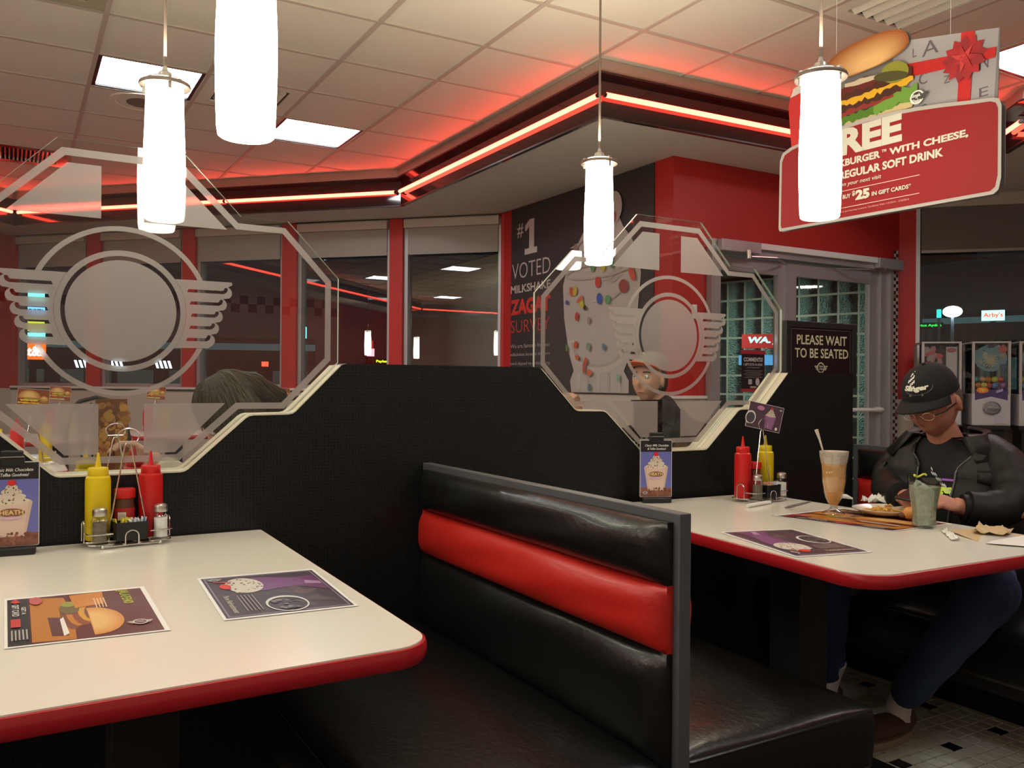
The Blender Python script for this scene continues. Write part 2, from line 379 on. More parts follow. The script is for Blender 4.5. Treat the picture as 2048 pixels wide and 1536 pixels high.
for k in range(5):
    a, b = cols[k][1], cols[k + 1][0]
    f = struct(MB().bar(wp(a), wp(a + .035), 0.09, 1.125, 2.70, -0.085).bar(wp(b - .035), wp(b), 0.09, 1.125, 2.70, -0.085)
               .bar(wp(a + .035), wp(b - .035), 0.08, 1.125, 1.16, -0.085).bar(wp(a + .035), wp(b - .035), 0.07, 2.66, 2.70, -0.09).build('window_%d' % (k + 1), M_ALU, smooth=False))
    MB().bar(wp(a + .034), wp(b - .034), 0.008, 1.155, 2.665, -0.10).build('pane', M_WINGLASS, f, smooth=False)
    t = thing('roller_shade', 'taupe roller shade pulled part way down, in the window ' + ordn[k], 'shade', (wp((a + b) / 2)[0], wp((a + b) / 2)[1], 2.38), group='roller shades on the diagonal window wall')
    def rel(p, t=t): return (p[0] - t.location.x, p[1] - t.location.y)
    MB().bar(rel(wp(a + .02)), rel(wp(b - .015)), 0.06, 0.245, 0.32, -0.01).build('cassette', M_WHEAD, t, smooth=False)
    MB().bar(rel(wp(a + .035)), rel(wp(b - .04)), 0.003, 0.025, 0.25, -0.03).build('cloth', M_SHADE, t, smooth=False)
    MB().bar(rel(wp(a + .035)), rel(wp(b - .04)), 0.012, 0.0, 0.028, -0.03).build('hem_bar', M_SHADE, t, smooth=False)
# wall with the milkshake poster (faces the room's left side)
struct(MB().box(3.82, 3.97, 4.45, 6.85, 1.11, 3.05).build('wall_right_inner', M_RED, smooth=False))
struct(MB().box(3.82, 3.97, 4.45, 6.85, 0, 1.108).build('wall_right_inner_lower', M_CREAM, smooth=False))
# door wall
dw = MB().box(3.971, 4.12, 4.45, 4.60, 1.11, 2.19).box(3.971, 6.19, 4.45, 4.60, 2.19, 3.05).box(6.115, 6.19, 4.45, 4.6, 1.11, 2.19)
struct(dw.build('wall_front', M_RED, smooth=False))
struct(MB().box(3.971, 4.12, 4.45, 4.60, 0, 1.09).box(6.115, 6.19, 4.45, 4.6, 0, 1.09).build('wall_front_lower', M_CREAM, smooth=False))
struct(MB().box(3.80, 4.12, 4.43, 4.46, 1.09, 1.11).build('baseboard_1', M_WHITE, smooth=False))
# right diagonal wall, from (6.19,4.45) running to (8.2,2.44)
RA = Vector((6.19, 4.45)); RD = Vector((0.70711, -0.70711)); RN = Vector((-0.70711, -0.70711))
def rp(s, off=0.0): q = RA + RD * s + RN * off; return (q.x, q.y)
struct(MB().bar(rp(0), rp(0.125), 0.14, 1.08, 3.05, 0.07).build('wall_right', M_RED, smooth=False))
struct(MB().bar(rp(0), rp(2.85), 0.14, 0, 0.86, 0.07).build('wall_right_lower', M_CREAM, smooth=False))
struct(MB().bar(rp(0), rp(.125), 0.14, 0.86, 1.08, 0.07).build('wall_right_pier', M_CREAM, smooth=False))
struct(MB().bar(rp(.126), rp(2.85), 0.14, 2.66, 3.05, 0.07).bar(rp(1.75), rp(2.85), 0.14, .86, 2.66, 0.07).build('wall_right_head', M_CREAM, smooth=False))
f = struct(MB().bar(rp(.125), rp(.155), 0.10, .861, 2.659, 0.04).bar(rp(1.72), rp(1.75), .10, .861, 2.659, 0.04).bar(rp(.155), rp(1.72), .12, .861, .885, 0.03)
           .bar(rp(.155), rp(1.72), .09, 2.63, 2.659, 0.04).build('window_6', M_WHITE, smooth=False))
MB().bar(rp(.155), rp(1.72), 0.008, .885, 2.63, 0.04).build('pane', M_WINGLASS, f, smooth=False)
c0 = rp(.93)
t = thing('roller_shade', 'dark taupe roller shade half lowered in the window above the capsule machines', 'shade', (c0[0], c0[1], 2.25))
def relc(p): return (p[0] - c0[0], p[1] - c0[1])
MB().bar(relc(rp(.16)), relc(rp(1.71)), 0.002, .02, .37, -0.03).build('cloth', mat('dark_shade_cloth', (0.15, 0.135, 0.12), .9), t, smooth=False)
MB().bar(relc(rp(.16)), relc(rp(1.71)), 0.012, 0, .022, -0.03).build('hem_bar', M_SHADE, t, smooth=False)
MB().bar(relc(rp(.16)), relc(rp(1.71)), 0.05, .36, .405, -0.04).build('cassette', M_WHEAD, t, smooth=False)
# remaining enclosure of the room, mostly behind the camera
struct(MB().box(8.2, 8.35, -2.4, 2.5, 0, 3.05).build('wall_far_right', M_RED, smooth=False))
struct(MB().box(-8.15, -8.0, -2.4, 2.8, 0, 3.05).build('wall_left', M_RED, smooth=False))
struct(MB().bar((-0.0, 10.72), (-8.1, 2.62), 0.15, 1.1, 3.05, -0.0).build('wall_left_diagonal', M_RED, smooth=False))
struct(MB().bar((-0.0, 10.72), (-8.1, 2.62), 0.151, 0, 1.099, -0.0).build('wall_left_diagonal_lower', M_CREAM, smooth=False))
bw = struct(MB().box(-8.1, 8.3, -2.4, -2.25, 0, 3.05).build('wall_rear', M_CREAM, smooth=False))
ck = Art()
for i in range(110):
    for j in range(2):
        if (i + j) % 2 == 0: ck.rect(-4 + i * .07, -3.93 + i * .07, j * .07, .07 + j * .07, (.01, .01, .01)); ck.z = 0
o = ck.build('checker_band', M_PRINT, bw, fix=False, smooth=False); o.rotation_euler = (PI / 2, 0, PI); o.location = (0, -2.248, 1.76)

# ---- dropped soffit with black fascia and neon
INN = [(5.40, -2.25), (5.40, 3.0), (5.60, 3.25), (5.05, 3.93), (2.90, 4.0), (2.89, 6.93), (0.0, 9.80), (-6.84, 2.90), (-6.84, -2.25)]
OUT = [(8.2, -2.25), (8.2, 2.44), (7.2, 3.44), (6.19, 4.45), (3.84, 4.45), (3.80, 6.77), (-0.05, 10.62), (-8.0, 2.67), (-8.0, -2.25)]
vs = [(x, y, 2.72) for x, y in INN] + [(x, y, 2.72) for x, y in OUT] + [(x, y, 2.74) for x, y in INN] + [(x, y, 2.74) for x, y in OUT]; fs = []
for i in range(8): fs += [(i, i + 1, 10 + i, 9 + i), (18 + i, 27 + i, 28 + i, 19 + i)]
struct(MB().add(vs, fs).build('trim_20', M_SOFF, smooth=False))
LBL = {0: None, 1: 'short neon tube at the right edge past the hanging sign', 2: 'short red neon tube visible just right of the hanging sign', 3: 'red neon tube above the entrance doors running behind the hanging sign', 4: 'long red neon tube coming toward the camera above the milkshake poster', 5: 'red neon tube above the diagonal window wall', 6: 'red neon tube along the far left diagonal soffit', 7: None}
M_NEON = emat('neon_red', NEON, NEON_E)
fa = MB(); crown = MB()
def offs(poly, d):
    out = []
    for i, p in enumerate(poly):
        a = Vector(poly[i - 1]) if i else None; b = Vector(poly[i + 1]) if i < len(poly) - 1 else None; p = Vector(p)
        n1 = (p - a).normalized() if a is not None else (b - p).normalized(); n2 = (b - p).normalized() if b is not None else n1
        m1 = Vector((-n1.y, n1.x)); m2 = Vector((-n2.y, n2.x)); m = (m1 + m2).normalized(); q = p + m * (d / max(.3, m.dot(m1))); out.append((q.x, q.y))
    return out
def strip(mb, poly, d0, d1, z0, z1):
    a, b = offs(poly, d0), offs(poly, d1); n = len(poly)
    v = [(x, y, z0) for x, y in a] + [(x, y, z0) for x, y in b] + [(x, y, z1) for x, y in a] + [(x, y, z1) for x, y in b]; f = []
    for i in range(n - 1):
        f += [(i, i + 1, n + i + 1, n + i), (2 * n + i, 3 * n + i, 3 * n + i + 1, 2 * n + i + 1), (i, 2 * n + i, 2 * n + i + 1, i + 1), (n + i, n + i + 1, 3 * n + i + 1, 3 * n + i)]
    mb.add(v, f)
strip(fa, INN, 0.0, -0.03, 2.715, 2.952); strip(fa, INN, 0.055, 0.001, 2.940, 2.952)
o = fa.build('trim_21', M_BLACKGLOSS, smooth=False); struct(o)
strip(crown, INN, 0.03, -0.03, 2.952, 3.03); struct(crown.build('trim_22', mat('crown_paint', (0.40, 0.31, 0.26), 0.6, bump=.1, bscale=30), smooth=False))
edge = MB(); strip(edge, INN, 0.006, -0.0, 2.712, 2.722); struct(edge.build('trim_23', M_BLACK, smooth=False))
tubeP = offs(INN, 0.028)
for i in range(8):
    a, b = Vector(tubeP[i]), Vector(tubeP[i + 1]); L = (b - a).length
    if L < 0.3: g0 = g1 = 0.02
    else: g0 = g1 = 0.035
    d = (b - a).normalized(); a2 = a + d * g0; b2 = b - d * g1
    cuts = [(a2, b2)]
    if i == 5: m = a2 + (b2 - a2) * 0.42; cuts = [(a2, m - d * .012), (m + d * .012, b2)]
    for (u, v) in cuts:
        lab = LBL.get(i) or ('red neon tube on the fascia behind the camera on the %s' % ('right' if i == 0 else 'left'))
        if i == 5: lab += ', right length' if u is cuts[0][0] and len(cuts) > 1 and (u - a2).length < .01 else ', left length'
        c = (u + v) / 2
        n = thing('neon_tube', lab, 'neon light', (c.x, c.y, 2.83))
        MB().cone((u.x - c.x, u.y - c.y, 0), (v.x - c.x, v.y - c.y, 0), .015, .015, 12).build('tube', M_NEON, n)
        for e in (u, v):
            s_ = 1 if e is v else -1
            ends = MB().cone((e.x - c.x, e.y - c.y, 0), (e.x - c.x + d.x * .012 * s_, e.y - c.y + d.y * .012 * s_, 0), .014, .014, 12)
            ends.build('end_cap', M_BLACK, n)

# ---- lit ceiling panels
M_PANEL = emat('fluorescent_diffuser', (0.98, 1.0, 1.0), PANEL_E)
fix_lab = {(0, 1): 'square lit fluorescent ceiling panel above the left pendant lamp', (2, 2): 'square lit fluorescent ceiling panel right of the thick nearest pendant', (7, -4): 'lit ceiling panel peeking out right of the hanging sign'}
for (i, j) in sorted(FX):
    x, y = GX + (i + .5) * GP, GY + (j + .5) * GP
    t = thing('ceiling_light', fix_lab.get((i, j), 'unseen fluorescent ceiling panel lighting the room'), 'light', (x, y, 3.03), group=None if (i, j) in fix_lab else 'ceiling panels behind the camera')
    MB().prism([(-.29, -.29), (.29, -.29), (.29, .29), (-.29, .29)], lambda u, v, w: (u, v, w), 0.0, 0.02, [[(-.27, -.27), (.27, -.27), (.27, .27), (-.27, .27)]]).build('frame', M_BLACK, t, smooth=False)
    MB().box(-.27, .27, -.27, .27, .012, .018).build('diffuser', M_PANEL, t, smooth=False)
# ---- vents and speaker
v_lab = {(1, 1): 'pale ceiling air vent partly hidden by the thick nearest pendant', (5, -4): 'large slotted ceiling air vent above the hanging sign', (-1, -1): 'louvred air vent cut by the top left corner of the frame', (-1, 5): 'ceiling grille glowing with red neon reflections at far left'}
for (i, j), _ in VT.items():
    x, y = GX + (i + .5) * GP, GY + (j + .5) * GP
    t = thing('air_vent', v_lab[(i, j)], 'vent', (x, y, 3.028))
    m = M_CEIL if (i, j) != (-1, -1) else mat('vent_tan', (0.42, 0.39, 0.27), .5)
    if (i, j) == (-1, 5): m = mat('chrome_grille', (.5, .45, .42), .12, metal=1)
    MB().prism([(-.297, -.297), (.297, -.297), (.297, .297), (-.297, .297)], lambda u, v, w: (u, v, w), 0.0, 0.012, [[(-.21, -.21), (.21, -.21), (.21, .21), (-.21, .21)]]).build('frame', m, t, smooth=False)
    MB().box(-.21, .21, -.21, .21, .022, .026).build('throat', mat('vent_black', (.012, .010, .010), .8) if (i, j) == (5, -4) else mat('vent_dark', (.10, .08, .07), .8), t, smooth=False)
    nb = 5 if (i, j) in ((5, -4), (1, 1)) else 14
    for k in range(nb):
        p = -.21 + .42 * (k + .5) / nb; hw = .012 if nb > 6 else (.020 if (i, j) == (5, -4) else .025)
        c, s_ = math.cos(math.radians(38)), math.sin(math.radians(38))
        b = MB().box(-hw, hw, -.21, .21, -.001, .001).xf(Matrix.Translation((p, 0, .008)) @ Matrix.Rotation(math.radians(38), 4, 'Y'))
        b.build('slat', m, t, smooth=False)
t = thing('ceiling_speaker', 'round recessed ceiling speaker beside the left pendant lamp', 'speaker', (GX + .55 * GP, GY + 2.3 * GP, 3.03))
MB().lathe([(.001, -.004), (.16, -.004), (.165, -.008), (.20, -.008), (.205, 0), (.205, .004)], 40).build('rim', M_CEIL, t)
MB().lathe([(.001, -.006), (.10, -.006), (.10, .002)], 32).build('grille', mat('speaker_mesh', (.22, .2, .17), .8, bump=.6, bscale=500), t)

# ---- entrance doors (frame, two leaves, closers)
d = struct(MB().box(4.122, 4.205, 4.40, 4.55, 0, 2.10).box(6.02, 6.045, 4.40, 4.55, 0, 2.10).box(4.122, 6.113, 4.40, 4.55, 2.10, 2.188).box(5.93, 6.02, 4.42, 4.55, 0, 2.1)
           .build('door_1', M_ALU, smooth=False))
def leaf(nm, x0, x1, sl, sr, y):
    L = MB().box(x0, x0 + sl, y, y + .045, 0.02, 2.09).box(x1 - sr, x1, y, y + .045, .02, 2.09).box(x0 + sl, x1 - sr, y + .002, y + .043, 1.99, 2.09).box(x0 + sl, x1 - sr, y + .002, y + .043, .02, .25)
    o = L.build('door_leaf', M_ALU, d, smooth=False)
    MB().box(x0 + sl, x1 - sr, y + .018, y + .026, .25, 1.99).build('pane', M_GLASS, o, smooth=False); return o
l1 = leaf('l', 4.205, 4.90, .035, .075, 4.46); l2 = leaf('r', 4.90, 5.93, .095, .11, 4.44)
MB().cone((5.62, 4.40, 1.0), (5.93, 4.40, 1.0), .014, .014).cone((5.00, 4.40, 1.0), (5.62, 4.40, 1.0), .014, .014).box(5.88, 5.92, 4.40, 4.45, .98, 1.02).box(5.0, 5.04, 4.40, 4.45, .98, 1.02).build('push_bar', M_WHITE, l2)
MB().box(4.17, 4.54, 4.35, 4.399, 2.105, 2.185).build('closer_box', M_ALU, d, bevel=.004)
MB().box(5.82, 6.112, 4.35, 4.399, 2.105, 2.185).build('closer_box', M_ALU, d, bevel=.004)
MB().box(4.54, 5.82, 4.37, 4.399, 2.145, 2.187).build('header_cover', M_WHITE, d, smooth=False)
MB().tube([(4.40, 4.33, 2.10), (4.40, 4.33, 2.075), (4.62, 4.28, 2.075), (4.85, 4.42, 2.075)], .007).cone((4.40, 4.33, 2.12), (4.40, 4.33, 2.06), .02, .02).build('closer_arm', M_STEEL, d)
MB().tube([(5.86, 4.33, 2.10), (5.86, 4.33, 2.075), (5.64, 4.30, 2.075), (5.4, 4.43, 2.075)], .006).build('closer_arm', M_STEEL, d)
ck = Art(0)
for r in range(84):
    for c_ in range(2): ck.rect(c_ * .027, c_ * .027 + .026, r * .027 - .1, r * .027 - .074, ((.015, .012, .012) if (r + c_) % 2 else ((.55, .42, .38) if r % 7 else (.4, .12, .10))))
o = ck.build('checker_trim', M_PRINT, d, fix=False, smooth=False); o.rotation_euler = (PI / 2, 0, 0); o.location = (6.055, 4.398, .1)
MB().box(6.045, 6.115, 4.40, 4.45, 0, 2.10).build('jamb_backing', M_ALU, d, smooth=False)
# ---- vestibule behind the doors with the glass block wall
struct(MB().bar((7.28, 5.12), (6.35, 4.62), .06, 0, 2.34, -.03).build('wall_vestibule_right', mat('vestibule_dark', (.12, .12, .11), .7), smooth=False))
struct(MB().box(3.97, 7.5, 4.60, 9.2, 2.34, 2.42).build('ceiling_vestibule', mat('vestibule_ceiling', (.34, .36, .32), .8), smooth=False))
struct(MB().box(3.97, 4.05, 4.6, 9.2, 0, 2.34).build('wall_vestibule_side', M_CREAM, smooth=False))
t = thing('recessed_downlight', 'round glowing downlight in the vestibule ceiling seen through the door', 'light', (5.55, 6.15, 2.33))
MB().lathe([(.001, 0), (.16, 0), (.16, .006)], 28).build('lens', emat('downlight', (1, .96, .82), 90), t)
MB().lathe([(.16, -.006), (.19, -.006), (.19, .008), (.16, .008)], 28).build('rim', M_WHITE, t)
GB = struct(MB().box(-.85, 2.6, -.049, .049, 0, 2.30).build('wall_glass_block', mat('block_mortar', (.34, .42, .35), .6), smooth=False))
GB.location = (6.97, 5.95, 0); GB.rotation_euler = (0, 0, math.atan2(.956, -.292))
def blockmat():
    m = bpy.data.materials.new('glass_block'); m.use_nodes = True; nt = m.node_tree; b = nt.nodes['Principled BSDF']
    tc = nt.nodes.new('ShaderNodeTexCoord'); oi = nt.nodes.new('ShaderNodeObjectInfo'); ad = nt.nodes.new('ShaderNodeVectorMath'); ad.operation = 'ADD'
    nt.links.new(tc.outputs['Object'], ad.inputs[0]); nt.links.new(oi.outputs['Location'], ad.inputs[1])
    vo = nt.nodes.new('ShaderNodeTexVoronoi'); vo.inputs['Scale'].default_value = 62; nt.links.new(ad.outputs[0], vo.inputs['Vector'])
    bp = nt.nodes.new('ShaderNodeBump'); bp.inputs['Strength'].default_value = 1.0; bp.inputs['Distance'].default_value = .03
    nt.links.new(vo.outputs['Distance'], bp.inputs['Height']); nt.links.new(bp.outputs[0], b.inputs['Normal'])
    rp_ = nt.nodes.new('ShaderNodeValToRGB'); rp_.color_ramp.elements[0].color = (.035, .055, .055, 1); rp_.color_ramp.elements[1].color = (.22, .42, .40, 1)
    rp_.color_ramp.elements[0].position = .42; rp_.color_ramp.elements[1].position = .60
    sx = nt.nodes.new('ShaderNodeSeparateXYZ'); nt.links.new(tc.outputs['Object'], sx.inputs[0])
    n = nt.nodes.new('ShaderNodeTexNoise'); n.inputs['Scale'].default_value = 9; nt.links.new(ad.outputs[0], n.inputs['Vector'])
    m1 = nt.nodes.new('ShaderNodeMath'); m1.operation = 'MULTIPLY_ADD'; m1.inputs[1].default_value = 3.2; m1.inputs[2].default_value = .38; nt.links.new(sx.outputs[0], m1.inputs[0])
    m2 = nt.nodes.new('ShaderNodeMath'); m2.operation = 'ADD'; nt.links.new(m1.outputs[0], m2.inputs[0]); m3 = nt.nodes.new('ShaderNodeMath'); m3.operation = 'MULTIPLY'; m3.inputs[1].default_value = .3; nt.links.new(n.outputs[0], m3.inputs[0]); nt.links.new(m3.outputs[0], m2.inputs[1])
    nt.links.new(m2.outputs[0], rp_.inputs[0]); nt.links.new(rp_.outputs[0], b.inputs['Base Color'])
    b.inputs['Roughness'].default_value = .04; b.inputs['Specular IOR Level'].default_value = 1.0; b.inputs['Coat Weight'].default_value = .6
    return m
bmh = .0890
bm_ = MB().box(-bmh, bmh, -.052, .052, -bmh, bmh).mesh('glass_block', smooth=False); bm_.materials.append(blockmat())
for i in range(4, 21):
    for j in range(11):
        o = bpy.data.objects.new('glass_block', bm_); COL.objects.link(o); o.parent = GB; o.location = (-1.55 + i * .2, 0, .19 + j * .2)
        b = None
# ---- outside: asphalt
struct(MB().box(-60, 120, -30, 120, -.4, -.25).build('ground_outside', mat('asphalt', (.02, .02, .022), .7), smooth=False))

# ============================================================ BOOTHS
def off_poly(pts, d):
    n = len(pts); out = []
    for i in range(n):
        a, p, b = Vector(pts[i - 1]), Vector(pts[i]), Vector(pts[(i + 1) % n]); n1 = (p - a).normalized(); n2 = (b - p).normalized()
        m1 = Vector((n1.y, -n1.x)); m2 = Vector((n2.y, -n2.x)); m = (m1 + m2); m = m.normalized() if m.length > 1e-6 else m1
        q = p + m * (d / max(.4, m.dot(m1))); out.append((q.x, q.y))
    return out
def round_quad(c, rs, n=8):
    """corners counter-clockwise with a radius each"""
    out = []; k = len(c)
    for i in range(k):
        p = Vector(c[i]); a = (Vector(c[i - 1]) - p).normalized(); b = (Vector(c[(i + 1) % k]) - p).normalized(); r = rs[i]
        ang = math.acos(max(-1, min(1, a.dot(b)))); t = r / math.tan(ang / 2); cen = p + (a + b).normalized() * (r / math.sin(ang / 2))
        s0 = p + a * t - cen; s1 = p + b * t - cen; a0 = math.atan2(s0.y, s0.x); a1 = math.atan2(s1.y, s1.x); da = (a1 - a0 + PI) % (2 * PI) - PI
        for j in range(n + 1): q = a0 + da * j / n; out.append((cen.x + r * math.cos(q), cen.y + r * math.sin(q)))
    return out
def table(corners, rs, label, leg_at):
    cx = sum(c[0] for c in corners) / 4; cy = sum(c[1] for c in corners) / 4
    t = thing('booth_table', label, 'table', (cx, cy, 0)); P = round_quad([(a - cx, b - cy) for a, b in corners], rs)
    top = off_poly(P, -.002)
    MB().prism(top, lambda u, v, w: (u, v, w), .728, .7600).build('tabletop', M_TABLE, t)
    prof = [(-.0025, .7570), (-.001, .7578), (.003, .7570), (.005, .752), (.0058, .743), (.005, .734), (.001, .7265), (-.006, .724)]
    e = MB(); n = len(P); vs = []
    for d, z in prof: vs += [(u, v, z) for u, v in off_poly(P, d)]
    fs = [(i * n + k, i * n + (k + 1) % n, (i + 1) * n + (k + 1) % n, (i + 1) * n + k) for i in range(len(prof) - 1) for k in range(n)]
    e.add(vs, fs).build('edge_band', M_EDGE, t)
    u, v = leg_at[0] - cx, leg_at[1] - cy
    MB().box(u - .06, u + .06, v - .06, v + .06, .03, .724).build('pedestal', M_MATBLACK, t, bevel=.004)
    MB().box(u - .22, u + .22, v - .22, v + .22, .0, .03).build('foot_plate', M_MATBLACK, t, bevel=.006)
    return t
table([(-.19, 1.245), (.598, 1.266), (.615, 2.482), (-.17, 2.482)], [.08, .075, .01, .01], 'white table with red rim at left, two paper placemats on it', (.22, 1.8))
table([(1.625, 1.235), (2.50, 1.215), (2.525, 2.43), (1.745, 2.455)], [.09, .09, .01, .01], 'white table with red rim where the man in the cap eats', (2.1, 1.85))
table([(-.17, 2.60), (.615, 2.60), (.60, 3.81), (-.19, 3.81)], [.01, .01, .075, .08], 'white table behind the left glass emblem panel', (.22, 3.2))
table([(1.78, 2.60), (2.56, 2.60), (2.55, 3.81), (1.77, 3.81)], [.01, .01, .075, .08], 'white table behind the right glass emblem panel', (2.15, 3.2))

# ---- half-height divider with two stepped cut-outs
def cut(cx): return [(cx - .604, 1.238), (cx - .453, 1.087), (cx - .327, 1.085), (cx - .159, .932), (cx + .156, .932), (cx + .327, 1.085), (cx + .453, 1.087), (cx + .604, 1.238)]
C1, C2 = .252, 2.155
poly = [(-1.65, 0), (3.157, 0), (3.157, 1.238)] + list(reversed(cut(C2))) + list(reversed(cut(C1))) + [(-1.65, 1.238)]
poly = poly  # outline runs right to left along the top
def soften(pl, r=.012):
    out = []
    n = len(pl)
    for i in range(n):
        p = Vector(pl[i]); a = Vector(pl[i - 1]) - p; b = Vector(pl[(i + 1) % n]) - p
        if a.length < .03 or b.length < .03 or .001 > p.y or p.y > 1.2 and abs(p.x) > 3: out.append(tuple(p)); continue
        k = min(r, a.length * .4, b.length * .4); out += [tuple(p + a.normalized() * k), tuple(p + (a.normalized() + b.normalized()) * k * .28), tuple(p + b.normalized() * k)]
    return out
dv = MB().prism(soften(poly), lambda u, v, w: (u, w, v), 2.49, 2.59)
DV = dv.build('booth_divider', M_MOSAIC, smooth=False)
tag(DV, 'black half-height divider between the booths with two stepped cut-outs for glass', 'divider')
for cx in (C1, C2):
    c = cut(cx); s = soften(c + [(cx + .604, 1.3), (cx - .604, 1.3)], .012)[3 - 0:]
    line = soften([(cx - .604, 1.5)] + c + [(cx + .604, 1.5)], .012)
    line = [p for p in line if p[1] <= 1.2385]
    m = MB(); n = len(line); up = [(u, v + .0045) for u, v in line]
    vs = [(u, 2.4875, v) for u, v in line] + [(u, 2.4875, v) for u, v in up] + [(u, 2.5925, v) for u, v in line] + [(u, 2.5925, v) for u, v in up]; fs = []
    for i in range(n - 1): fs += [(i, i + 1, n + i + 1, n + i), (n + i, n + i + 1, 3 * n + i + 1, 3 * n + i), (2 * n + i, 2 * n + i + 1, 3 * n + i + 1, 3 * n + i)]
    m.add(vs, fs).build('sill_lining', M_SILL, DV, smooth=False)
    for y in (2.522, 2.548):
        vs = [(u, y, v + .0048) for u, v in line] + [(u, y + .002, v + .0048) for u, v in line]
        MB().add(vs, [(i, i + 1, n + i + 1, n + i) for i in range(n - 1)]).build('glazing_joint', mat('joint_brown', (.12, .10, .05), .8), DV, smooth=False)

# ---- glass panels with frosted winged emblem.  u from the centre, v from the emblem centre height 1.369
def glass_panel(cx, label):
    y = 2.535
    t = thing('glass_panel', label, 'glass', (cx, y, 1.369))
    half = [(.157, .446), (.312, .287), (.447, .287), (.602, .128), (.602, -.127), (.448, -.279), (.32, -.281), (.152, -.434)]
    out = half + [(-a, b) for a, b in reversed(half)]
    MB().prism(out, lambda u, v, w: (u, w, v), -.005, .005).build('pane', M_GLASS, t, smooth=False)
    Fp = lambda u, v, w: (u, w, v)
    oo = off_poly(out, -.0004) if False else out; n = len(oo)
    MB().add([(u * 1.0008, -.0052, v * 1.0008) for u, v in oo] + [(u * 1.0008, .0052, v * 1.0008) for u, v in oo], [(i, (i + 1) % n, n + (i + 1) % n, n + i) for i in range(n)]).build('painted_edge_glow', mat('edge_glow_paint', (.50, .55, .48), .3), t, smooth=False)  # pale colour imitates light gathering in the edge of the pane
    def film(nm, pl, holes=()): return MB().prism(pl, Fp, -.0058, None, holes).build(nm, M_FROST, t, smooth=False)
    bo = [(.147, .421), (.303, .267), (.438, .266), (.578, .118), (.578, -.121), (.438, -.266), (.307, -.266), (.147, -.408)]
    bi = [(.139, .401), (.297, .249), (.430, .249), (.560, .111), (.560, -.114), (.430, -.248), (.299, -.248), (.140, -.390)]
    film('frosted_border', bo + [(-a, b) for a, b in reversed(bo)], [bi + [(-a, b) for a, b in reversed(bi)]])
    for sg in (-1, 1):
        film('frosted_block', [(sg * .053, .244), (sg * .272, .245), (sg * .134, .383), (sg * .053, .383)])
        film('frosted_block', [(sg * .056, -.249), (sg * .270, -.249), (sg * .136, -.384), (sg * .056, -.384)])
    film('frosted_disc', ell(0, 0, .1375, .1365, 56))
    # ring plus wings in one outline
    def arc(r, w0, w1, sg, n): return [(sg * math.sqrt(max(0, r * r - w * w)), w) for w in [w0 + (w1 - w0) * i / n for i in range(n + 1)]]
    film('frosted_ring', ell(0, 0, .163, .163, 64), [ell(0, 0, .148, .148, 64)])
    slots = [.066, .032, -.002, -.036, -.070]; ends = [.272, .259, .248, .238, .226]; lob = [.287, .273, .262, .252, .241]
    for sg in (-1, 1):
        inner = arc(.1635, .095, -.0955, sg, 14)
        o = [(sg * .165, .0955), (sg * .286, .0955), (sg * .288, .088)]
        for k in range(5):
            zc = slots[k]; L = lob[k]
            for a in (70, 45, 20, -5, -30, -55): o.append((sg * (L - .017 + .017 * math.cos(math.radians(a))), zc - .002 + .0175 * math.sin(math.radians(a))))
        o += [(sg * .222, -.094)]
        hol = []
        for k in range(5):
            zc = slots[k]; e = ends[k]; a = math.sqrt(.163 ** 2 - zc * zc) + .012 + (.004 if k in (0, 4) else 0)
            hol.append([(sg * a, zc - .005), (sg * (e - .008), zc - .005), (sg * e, zc), (sg * (e + .003), zc + .007), (sg * (e + .002), zc + .0125), (sg * (e - .005), zc + .0125), (sg * (e - .008), zc + .006), (sg * (e - .012), zc + .004), (sg * (a + .004), zc + .004)])
        film('frosted_wing', [p for p in inner] + list(reversed(o)), hol)
    R, r = .2278, .2145
    a0, a1 = math.degrees(math.asin(.0957 / R)), math.degrees(math.asin(.0957 / r))
    for sg in (1, -1):
        film('frosted_arc', ell(0, 0, R, R, 40, sg * a0, sg * (180 - a0)) + list(reversed(ell(0, 0, r, r, 40, sg * a1, sg * (180 - a1)))))
    return t
glass_panel(.252, 'large stepped glass panel with frosted winged emblem, left of the black divider top')
glass_panel(2.158, 'stepped glass panel with frosted winged emblem in front of the milkshake poster')

# ---- vinyl booth benches
def cushion(name, m, parent, x0, face, y0, y1, z0, z1, puff, sg, seed=0, wav=.003):
    """upright padded band: back plane x0, sewn edge at x=face, bulging by puff in direction sg"""
    rd = random.Random(seed); ny, nz = 40, 14; vs = []; fs = []; ph = [rd.uniform(0, 6) for _ in range(4)]
    for i in range(ny + 1):
        ty = i / ny; y = y0 + (y1 - y0) * ty; ey = max(0.0, 1 - abs(2 * ty - 1) ** 14) ** .5
        for j in range(nz + 1):
            a = -1 + 2 * j / nz; z = (z0 + z1) / 2 + (z1 - z0) / 2 * a; prof = max(0.0, 1 - abs(a) ** 2.6) ** .62
            wv = wav * (math.sin(ty * 9 + ph[0] + a * 1.2) + .6 * math.sin(ty * 23 + ph[1] + a * 2.5) * (abs(a)) + .5 * math.sin(a * 5 + ty * 14 + ph[2]))
            vs.append((face + sg * (puff * prof * ey + wv * prof * ey), y, z + (1 - abs(a)) * 0))
    n1 = nz + 1
    for i in range(ny):
        for j in range(nz): fs.append((i * n1 + j, i * n1 + j + 1, (i + 1) * n1 + j + 1, (i + 1) * n1 + j))
    b = len(vs); bord = [(i * n1) for i in range(ny + 1)] + [ny * n1 + j for j in range(1, n1)] + [i * n1 + nz for i in range(ny - 1, -1, -1)] + [j for j in range(nz - 1, 0, -1)]
    for k in bord: vs.append((x0, vs[k][1], vs[k][2]))
    for k in range(len(bord)): k2 = (k + 1) % len(bord); fs.append((bord[k], bord[k2], b + k2, b + k))
    return MB().add(vs, fs).build(name, m, parent, ang=60)
